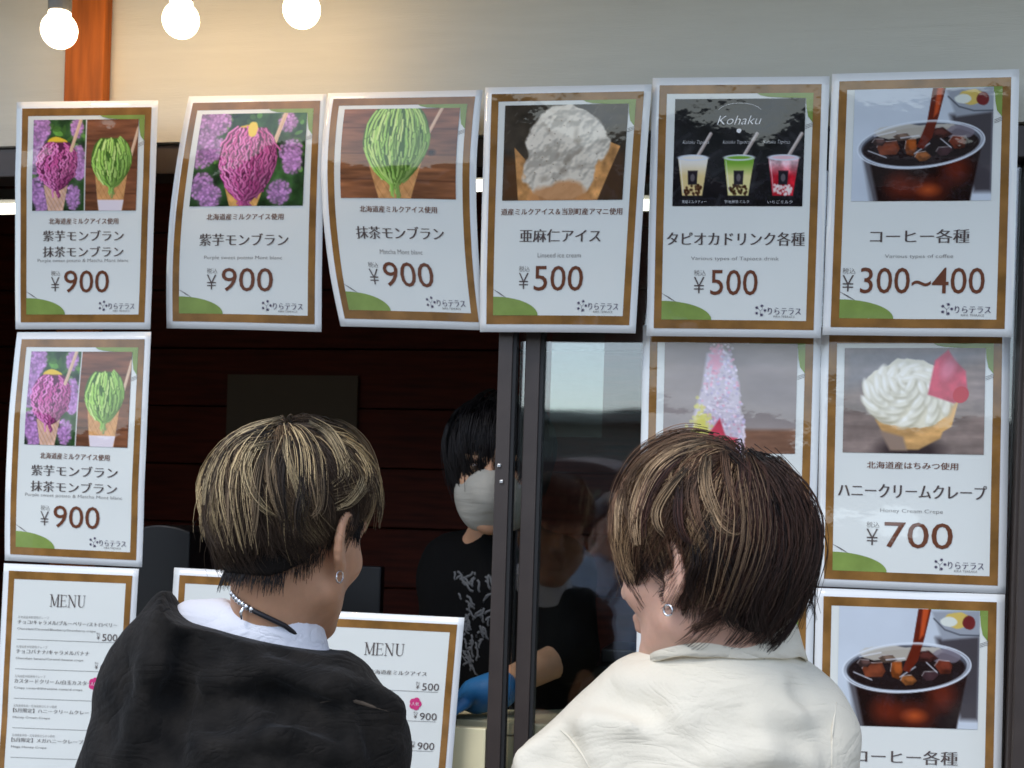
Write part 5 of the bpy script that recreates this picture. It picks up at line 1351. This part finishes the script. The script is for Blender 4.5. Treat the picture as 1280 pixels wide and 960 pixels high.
    lift = [(0, .9), (60, 1.0), (120, 1.0), (180, 1.05), (220, 1.0), (250, .75), (275, .66), (310, .85)]
    # (front, sides, nape and crown each have their own length and lift)
    hair('layered_hair', hc, Rm, s, hem, lift, root, 21, nlock=600, per=25, K=10, rad=.00049, back=30, colf=colf, outer=.035, rootmax=96, curlin=.016, wav=.30, ragged=.020, low=.135, bend=.12, curl=.020,
         sweep=lambda p: .12 * np.sin(p))
    B_, M_, D_, K_ = (.66, .45, .26), (.27, .15, .09), (.10, .042, .03), (.032, .017, .012)
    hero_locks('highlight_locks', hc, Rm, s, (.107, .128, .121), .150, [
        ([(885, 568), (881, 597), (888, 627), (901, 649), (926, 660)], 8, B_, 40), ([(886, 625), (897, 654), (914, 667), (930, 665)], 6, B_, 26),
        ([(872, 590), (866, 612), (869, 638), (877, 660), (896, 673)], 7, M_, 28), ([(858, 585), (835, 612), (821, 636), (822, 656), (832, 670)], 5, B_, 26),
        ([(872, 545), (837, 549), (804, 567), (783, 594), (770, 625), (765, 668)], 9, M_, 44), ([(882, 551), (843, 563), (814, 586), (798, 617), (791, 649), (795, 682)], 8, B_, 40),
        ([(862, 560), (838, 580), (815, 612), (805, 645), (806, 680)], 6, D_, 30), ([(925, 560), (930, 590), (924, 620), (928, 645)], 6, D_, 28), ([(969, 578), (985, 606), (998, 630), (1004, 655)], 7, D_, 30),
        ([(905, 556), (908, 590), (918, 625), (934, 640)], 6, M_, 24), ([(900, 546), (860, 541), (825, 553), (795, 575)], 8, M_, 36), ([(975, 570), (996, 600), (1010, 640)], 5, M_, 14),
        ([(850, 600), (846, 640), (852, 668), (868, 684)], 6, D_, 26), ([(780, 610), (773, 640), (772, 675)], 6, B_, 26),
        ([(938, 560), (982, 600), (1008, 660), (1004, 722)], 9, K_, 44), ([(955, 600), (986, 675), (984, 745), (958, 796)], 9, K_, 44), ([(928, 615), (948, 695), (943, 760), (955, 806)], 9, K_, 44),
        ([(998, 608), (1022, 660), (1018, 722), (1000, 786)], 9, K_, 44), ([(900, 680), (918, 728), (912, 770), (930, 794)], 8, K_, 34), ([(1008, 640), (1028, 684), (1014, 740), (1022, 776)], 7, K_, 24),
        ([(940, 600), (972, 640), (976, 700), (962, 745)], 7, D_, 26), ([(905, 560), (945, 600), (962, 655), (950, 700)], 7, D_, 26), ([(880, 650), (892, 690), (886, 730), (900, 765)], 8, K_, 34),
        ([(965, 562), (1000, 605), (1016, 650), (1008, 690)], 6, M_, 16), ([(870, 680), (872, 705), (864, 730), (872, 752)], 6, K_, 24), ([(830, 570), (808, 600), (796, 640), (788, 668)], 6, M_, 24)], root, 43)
    ec = T((-.088, -.006, -.047)); b = MB(); b.tube([ec + Rm @ np.array([0, .0058 * cos(a_), .0058 * sin(a_)]) for a_ in np.linspace(0, 2 * pi, 17)], .0014, 6, cap=False)
    b.build('ear_ring', MT['silver'], root, True)
    return root

# ================= stall worker behind the counter
def worker():
    hc = P(622, 580, 2.76); yaw = radians(180 - 11.5 + 6); Rm = rotm(yaw, radians(-12), 0); s = 1.02
    foot = P(632, 800, 2.95); foot[2] = .03
    root = empty('person', foot, 'stall worker in black tee, white face mask and blue gloves, behind the dark window stiles', 'person')
    nb = P(628, 668, 2.84)
    v = person_vox(hc, (foot[0] - .36, foot[1] - .55, .03), (foot[0] + .40, foot[1] + .22, hc[2] + .16), fine=.0045)
    T = head_prims(v, hc, Rm, s)
    v.cap(T((0, -.030, -.035)), nb, .052, .056, .03)
    sh = [P(566, 712, 2.90), P(700, 716, 2.90)]; hip = np.array([foot[0], foot[1] + .03, .95])
    for S_ in sh: v.cap(nb, S_, .045, .04, .04)
    v.ell((nb + hip) / 2, (.125, .070, .205), None, .04); v.ell(hip, (.14, .095, .12), None, .05)
    eR, wR = P(552, 850, 2.86), P(520, 885, 2.72)
    eL, wL = P(712, 818, 2.80), P(602, 868, 2.68)
    for S_, e_, w_ in ((sh[0], eR, wR), (sh[1], eL, wL)):
        v.cap(S_, e_, .040, .034, .03); v.cap(e_, w_, .035, .026, .02)
    hand(v, wL, P(560, 880, 2.66) - wL, (0, .3, 1), side=-1, curl=.45); hand(v, wR, P(470, 886, 2.68) - wR, (0, .2, 1), side=1, curl=.45)
    for k in (-1, 1):
        kn = hip + np.array([k * .095, -.03, -.45]); an = hip + np.array([k * .10, 0, -.87]); v.cap(hip + (k * .08, 0, -.04), kn, .075, .052, .04); v.cap(kn, an, .050, .035, .02); v.cap(an, an + (0, -.14, -.02), .034, .026, .02)
    link('body', v.mesh('body'), MT['skin'], root, True)
    for w_, tgt, sd in ((wL, P(560, 880, 2.66), -1), (wR, P(470, 886, 2.68), 1)):
        gl = grid3(w_ - .24, w_ + .24, .006); d = (tgt - w_); d /= np.linalg.norm(d)
        gl.cap(w_ - d * .035, w_ + d * .01, .035, .032, .02); hand(gl, w_, d, (0, .3, 1), side=sd, curl=.45); gl.D -= .0025
        link('glove', gl.mesh('glove'), MT['glove'], root, True)
    t = grid3((foot[0] - .36, foot[1] - .30, .85), (foot[0] + .36, foot[1] + .26, nb[2] + .09), .008)
    t.cap(sh[0], sh[1], .066, .066, .04); t.cap(nb - (0, 0, .04), nb - (0, 0, .1), .062, .08, .04); t.cap(nb - (0, 0, .04), nb + (0, -.01, .03), .066, .062, .02)
    t.ell((nb + hip) / 2 + (0, 0, .06), (.165, .115, .30), None, .05); t.ell(hip, (.16, .12, .12), None, .05)
    for S_, e_ in ((sh[0], eR), (sh[1], eL)): t.cap(S_, S_ + (e_ - S_) * .97, .066, .060, .03)
    t.noise(.003, lambda x, y, z: wob(x, y, z, 1, 3)); full = Vox(*t.ax); full.D = t.D.copy()
    ts = link('t_shirt', t.mesh('t_shirt'), MT['blackshirt'], root, True)
    # grey squiggled print
    r = np.random.default_rng(5)
    b = MB()
    for k in range(70):
        y = r.uniform(720, 838); wd = 24 * (1 - max(0, (y - 770) / 90)); x = 590 + r.uniform(-1, 1) * wd; L = r.uniform(8, 20); a_ = r.uniform(.6, 2.5)
        pts = [hitpt(full, x + L * cos(a_ + .5 * sin(q_ * 3)) * (q_ - .5), y + L * sin(a_ + .5 * sin(q_ * 3)) * (q_ - .5), 2.4, 3.1, -.0022) for q_ in np.linspace(0, 1, 6)]
        pts = [p for p in pts if p is not None]
        if len(pts) > 3: b.tube(pts, .0034, 5)
    tag(b.build('shirt_print', MT['greyprint'], ts, True), kind='stuff')
    tr = grid3((foot[0] - .24, foot[1] - .2, .06), (foot[0] + .28, foot[1] + .24, 1.0), .014); tr.ell(hip, (.155, .11, .12), None, .04)
    for k in (-1, 1): tr.cap(hip + (k * .08, 0, -.04), hip + np.array([k * .10, .01, -.80]), .09, .062, .04)
    link('trousers', tr.mesh('trousers'), MT['trouser'], root, True)
    for k in (-1, 1): shoe(np.array([hip[0] + k * .10, hip[1], .031]), (0, -1), 'shoe', root)
    # mask
    m = grid3(hc - .15, hc + .15, .0045)
    m.ell(T((0, .034, -.054)), [.077 * s, .077 * s, .078 * s], Rm, .02); m.ell(T((0, .090, -.034)), [.032 * s, .040 * s, .040 * s], Rm, .03)
    m.noise(.001, lambda x, y, z: wob(x, y, z, 1.6, 2))
    m.plane_cut(T((0, 0, -.002)), Rm @ np.array([0, -.15, 1.0])); m.plane_cut(T((0, .000, 0)), Rm @ np.array([0, -1.0, .12])); m.plane_cut(T((0, 0, -.118)), Rm @ np.array([0, 0, -1.0]))
    mk_ = link('face_mask', m.mesh('face_mask'), MT['mask'], root, True)
    for k in (-1, 1):
        b = MB(); b.tube([T((k * .066, .016, -.03)), T((k * .082, -.014, .012)), T((k * .088, -.034, .0)), T((k * .080, -.020, -.035)), T((k * .060, .016, -.085))], .0014, 6); b.build('ear_loop', MT['mask'], mk_, True)
        b = MB(); e = T((k * .031, .086, .010)); b.lathe(e - (0, 0, .009), [(0, 0), (.006, .002), (.009, .009), (.006, .016), (0, .018)], 14); b.build('eye', MT['eye'], root, True)
    def keep(x, y, z):
        hl = np.interp(y, [-.12, -.07, -.045, -.02, .02, .07, .12], [-.075, -.070, -.050, .01, .026, .05, .06]); return (hl - z)
    cap_ = scalp_cap(hc, Rm, s, 'under_hair', None, root, keep); cap_.data.materials.append(mat('black_under_hair', (0.006, 0.005, 0.005), 0.7))
    colf = lambda lc, lay, a0, t, r, N, phi: np.ones((N, t.shape[1], 1)) * np.array([.008, .006, .006]) * r.uniform(.6, 1.4, (N, 1, 1))
    hem = [(0, .002), (32, -.004), (48, -.045), (100, -.055), (150, -.07), (180, -.07), (230, -.06), (260, -.055), (312, -.045), (328, -.004)]
    hair('black_hair', hc, Rm, s, hem, [(0, .8), (90, 1), (180, 1), (270, 1)], root, 31, nlock=220, per=18, colf=colf, outer=.032, rad=.0012, K=8, wav=.06, ragged=.004)
    return root

# ================= passer-by mirrored in the pane
def passer_by():
    q = W(742, 800, .09 + 2.9); ft = np.array([q[0], -2.9, 0.0])
    root = empty('person', ft, 'passer-by in a grey blue shirt with a dark shoulder strap, mirrored in the pane', 'person')
    Rm = rotm(radians(25)); hc = ft + np.array([.06, .03, 1.60])
    v = person_vox(hc, ft - (.36, .34, 0), ft + (.40, .40, 1.78), fine=.006, coarse=.016)
    T = head_prims(v, hc, Rm); nb = ft + (0, 0, 1.44); hip = ft + (0, 0, .95)
    v.cap(T((0, -.03, -.04)), nb, .054, .058, .03)
    for k in (-1, 1):
        S_ = nb + Rm @ np.array([k * .17, 0, -.05]); e_ = S_ + Rm @ np.array([k * .05, .02, -.28]); w_ = e_ + Rm @ np.array([-k * .06, .20, .02])
        v.cap(nb, S_, .05, .045, .04); v.cap(S_, e_, .042, .036, .03); v.cap(e_, w_, .036, .026, .02); hand(v, w_, Rm @ np.array([-k * .3, 1, 0]), (0, 0, 1), side=k)
        a_ = hip + Rm @ np.array([k * .10, 0, -.88]); v.cap(hip + Rm @ np.array([k * .08, 0, -.04]), a_, .075, .035, .04)
        shoe(np.array([a_[0], a_[1], 0.001]), Rm @ np.array([0, 1, 0]), 'shoe', root)
    v.ell((nb + hip) / 2 + (0, 0, .04), (.14, .095, .28), Rm, .05); v.ell(hip, (.15, .10, .12), Rm, .05)
    link('body', v.mesh('body'), MT['skin2'], root, True)
    t = grid3(ft + (-.36, -.30, .85), ft + (.36, .34, 1.50), .01)
    t.ell((nb + hip) / 2 + (0, 0, .05), (.175, .13, .30), Rm, .05)
    for k in (-1, 1):
        S_ = nb + Rm @ np.array([k * .17, 0, -.05]); e_ = S_ + Rm @ np.array([k * .05, .02, -.28]); t.cap(nb - (0, 0, .04), S_, .06, .062, .04); t.cap(S_, e_, .062, .060, .03); t.cap(e_, e_ + Rm @ np.array([-k * .02, .08, 0]), .058, .05, .02)
    t.noise(.006, lambda x, y, z: wob(x, y, z, .9, 3)); t.plane_cut((0, 0, .87), (0, 0, -1))
    full = t; ts = link('shirt', t.mesh('shirt'), MT['bluecloth'], root, True)
    tr = grid3(ft + (-.24, -.24, .05), ft + (.26, .24, 1.0), .014); tr.ell(hip, (.165, .115, .12), Rm, .04)
    for k in (-1, 1): tr.cap(hip + Rm @ np.array([k * .08, 0, -.04]), hip + Rm @ np.array([k * .10, 0, -.82]), .09, .062, .04)
    link('trousers', tr.mesh('trousers'), MT['trouser'], root, True)
    cap_ = scalp_cap(hc, Rm, 1.0, 'hair', None, root, lambda x, y, z: np.interp(y, [-.12, -.04, .02, .09], [-.06, -.03, .03, .055]) - z, off=.014, h=.008); cap_.data.materials.append(mat('dark_hair', (0.015, 0.01, 0.008), 0.5, bump=.003, bscale=120))
    # shoulder bag
    bc = hip + Rm @ np.array([-.20, .12, .08]); b = MB(); b.box((-.13, -.05, -.12), (.13, .05, .12)); bag = b.build('shoulder_bag', MT['bag'], None, bevel=.02)
    bag.location = Vector(bc); bag.rotation_euler = (0, 0, -radians(40)); tag(bag, 'tan shoulder bag on the dark strap of the passer-by', 'bag')
    b = MB(); pts = [Rm @ np.array([-.14, .16, -.30]), Rm @ np.array([-.02, .16, -.15]), Rm @ np.array([.10, .12, -.02]), Rm @ np.array([.13, .0, .045]), Rm @ np.array([.08, -.13, -.06]), Rm @ np.array([-.12, -.16, -.25])]
    b.tube([nb + p for p in pts], .013, 8); b.build('strap', MT['cord'], root, True)
    return root

left_customer(); right_customer(); worker(); passer_by()
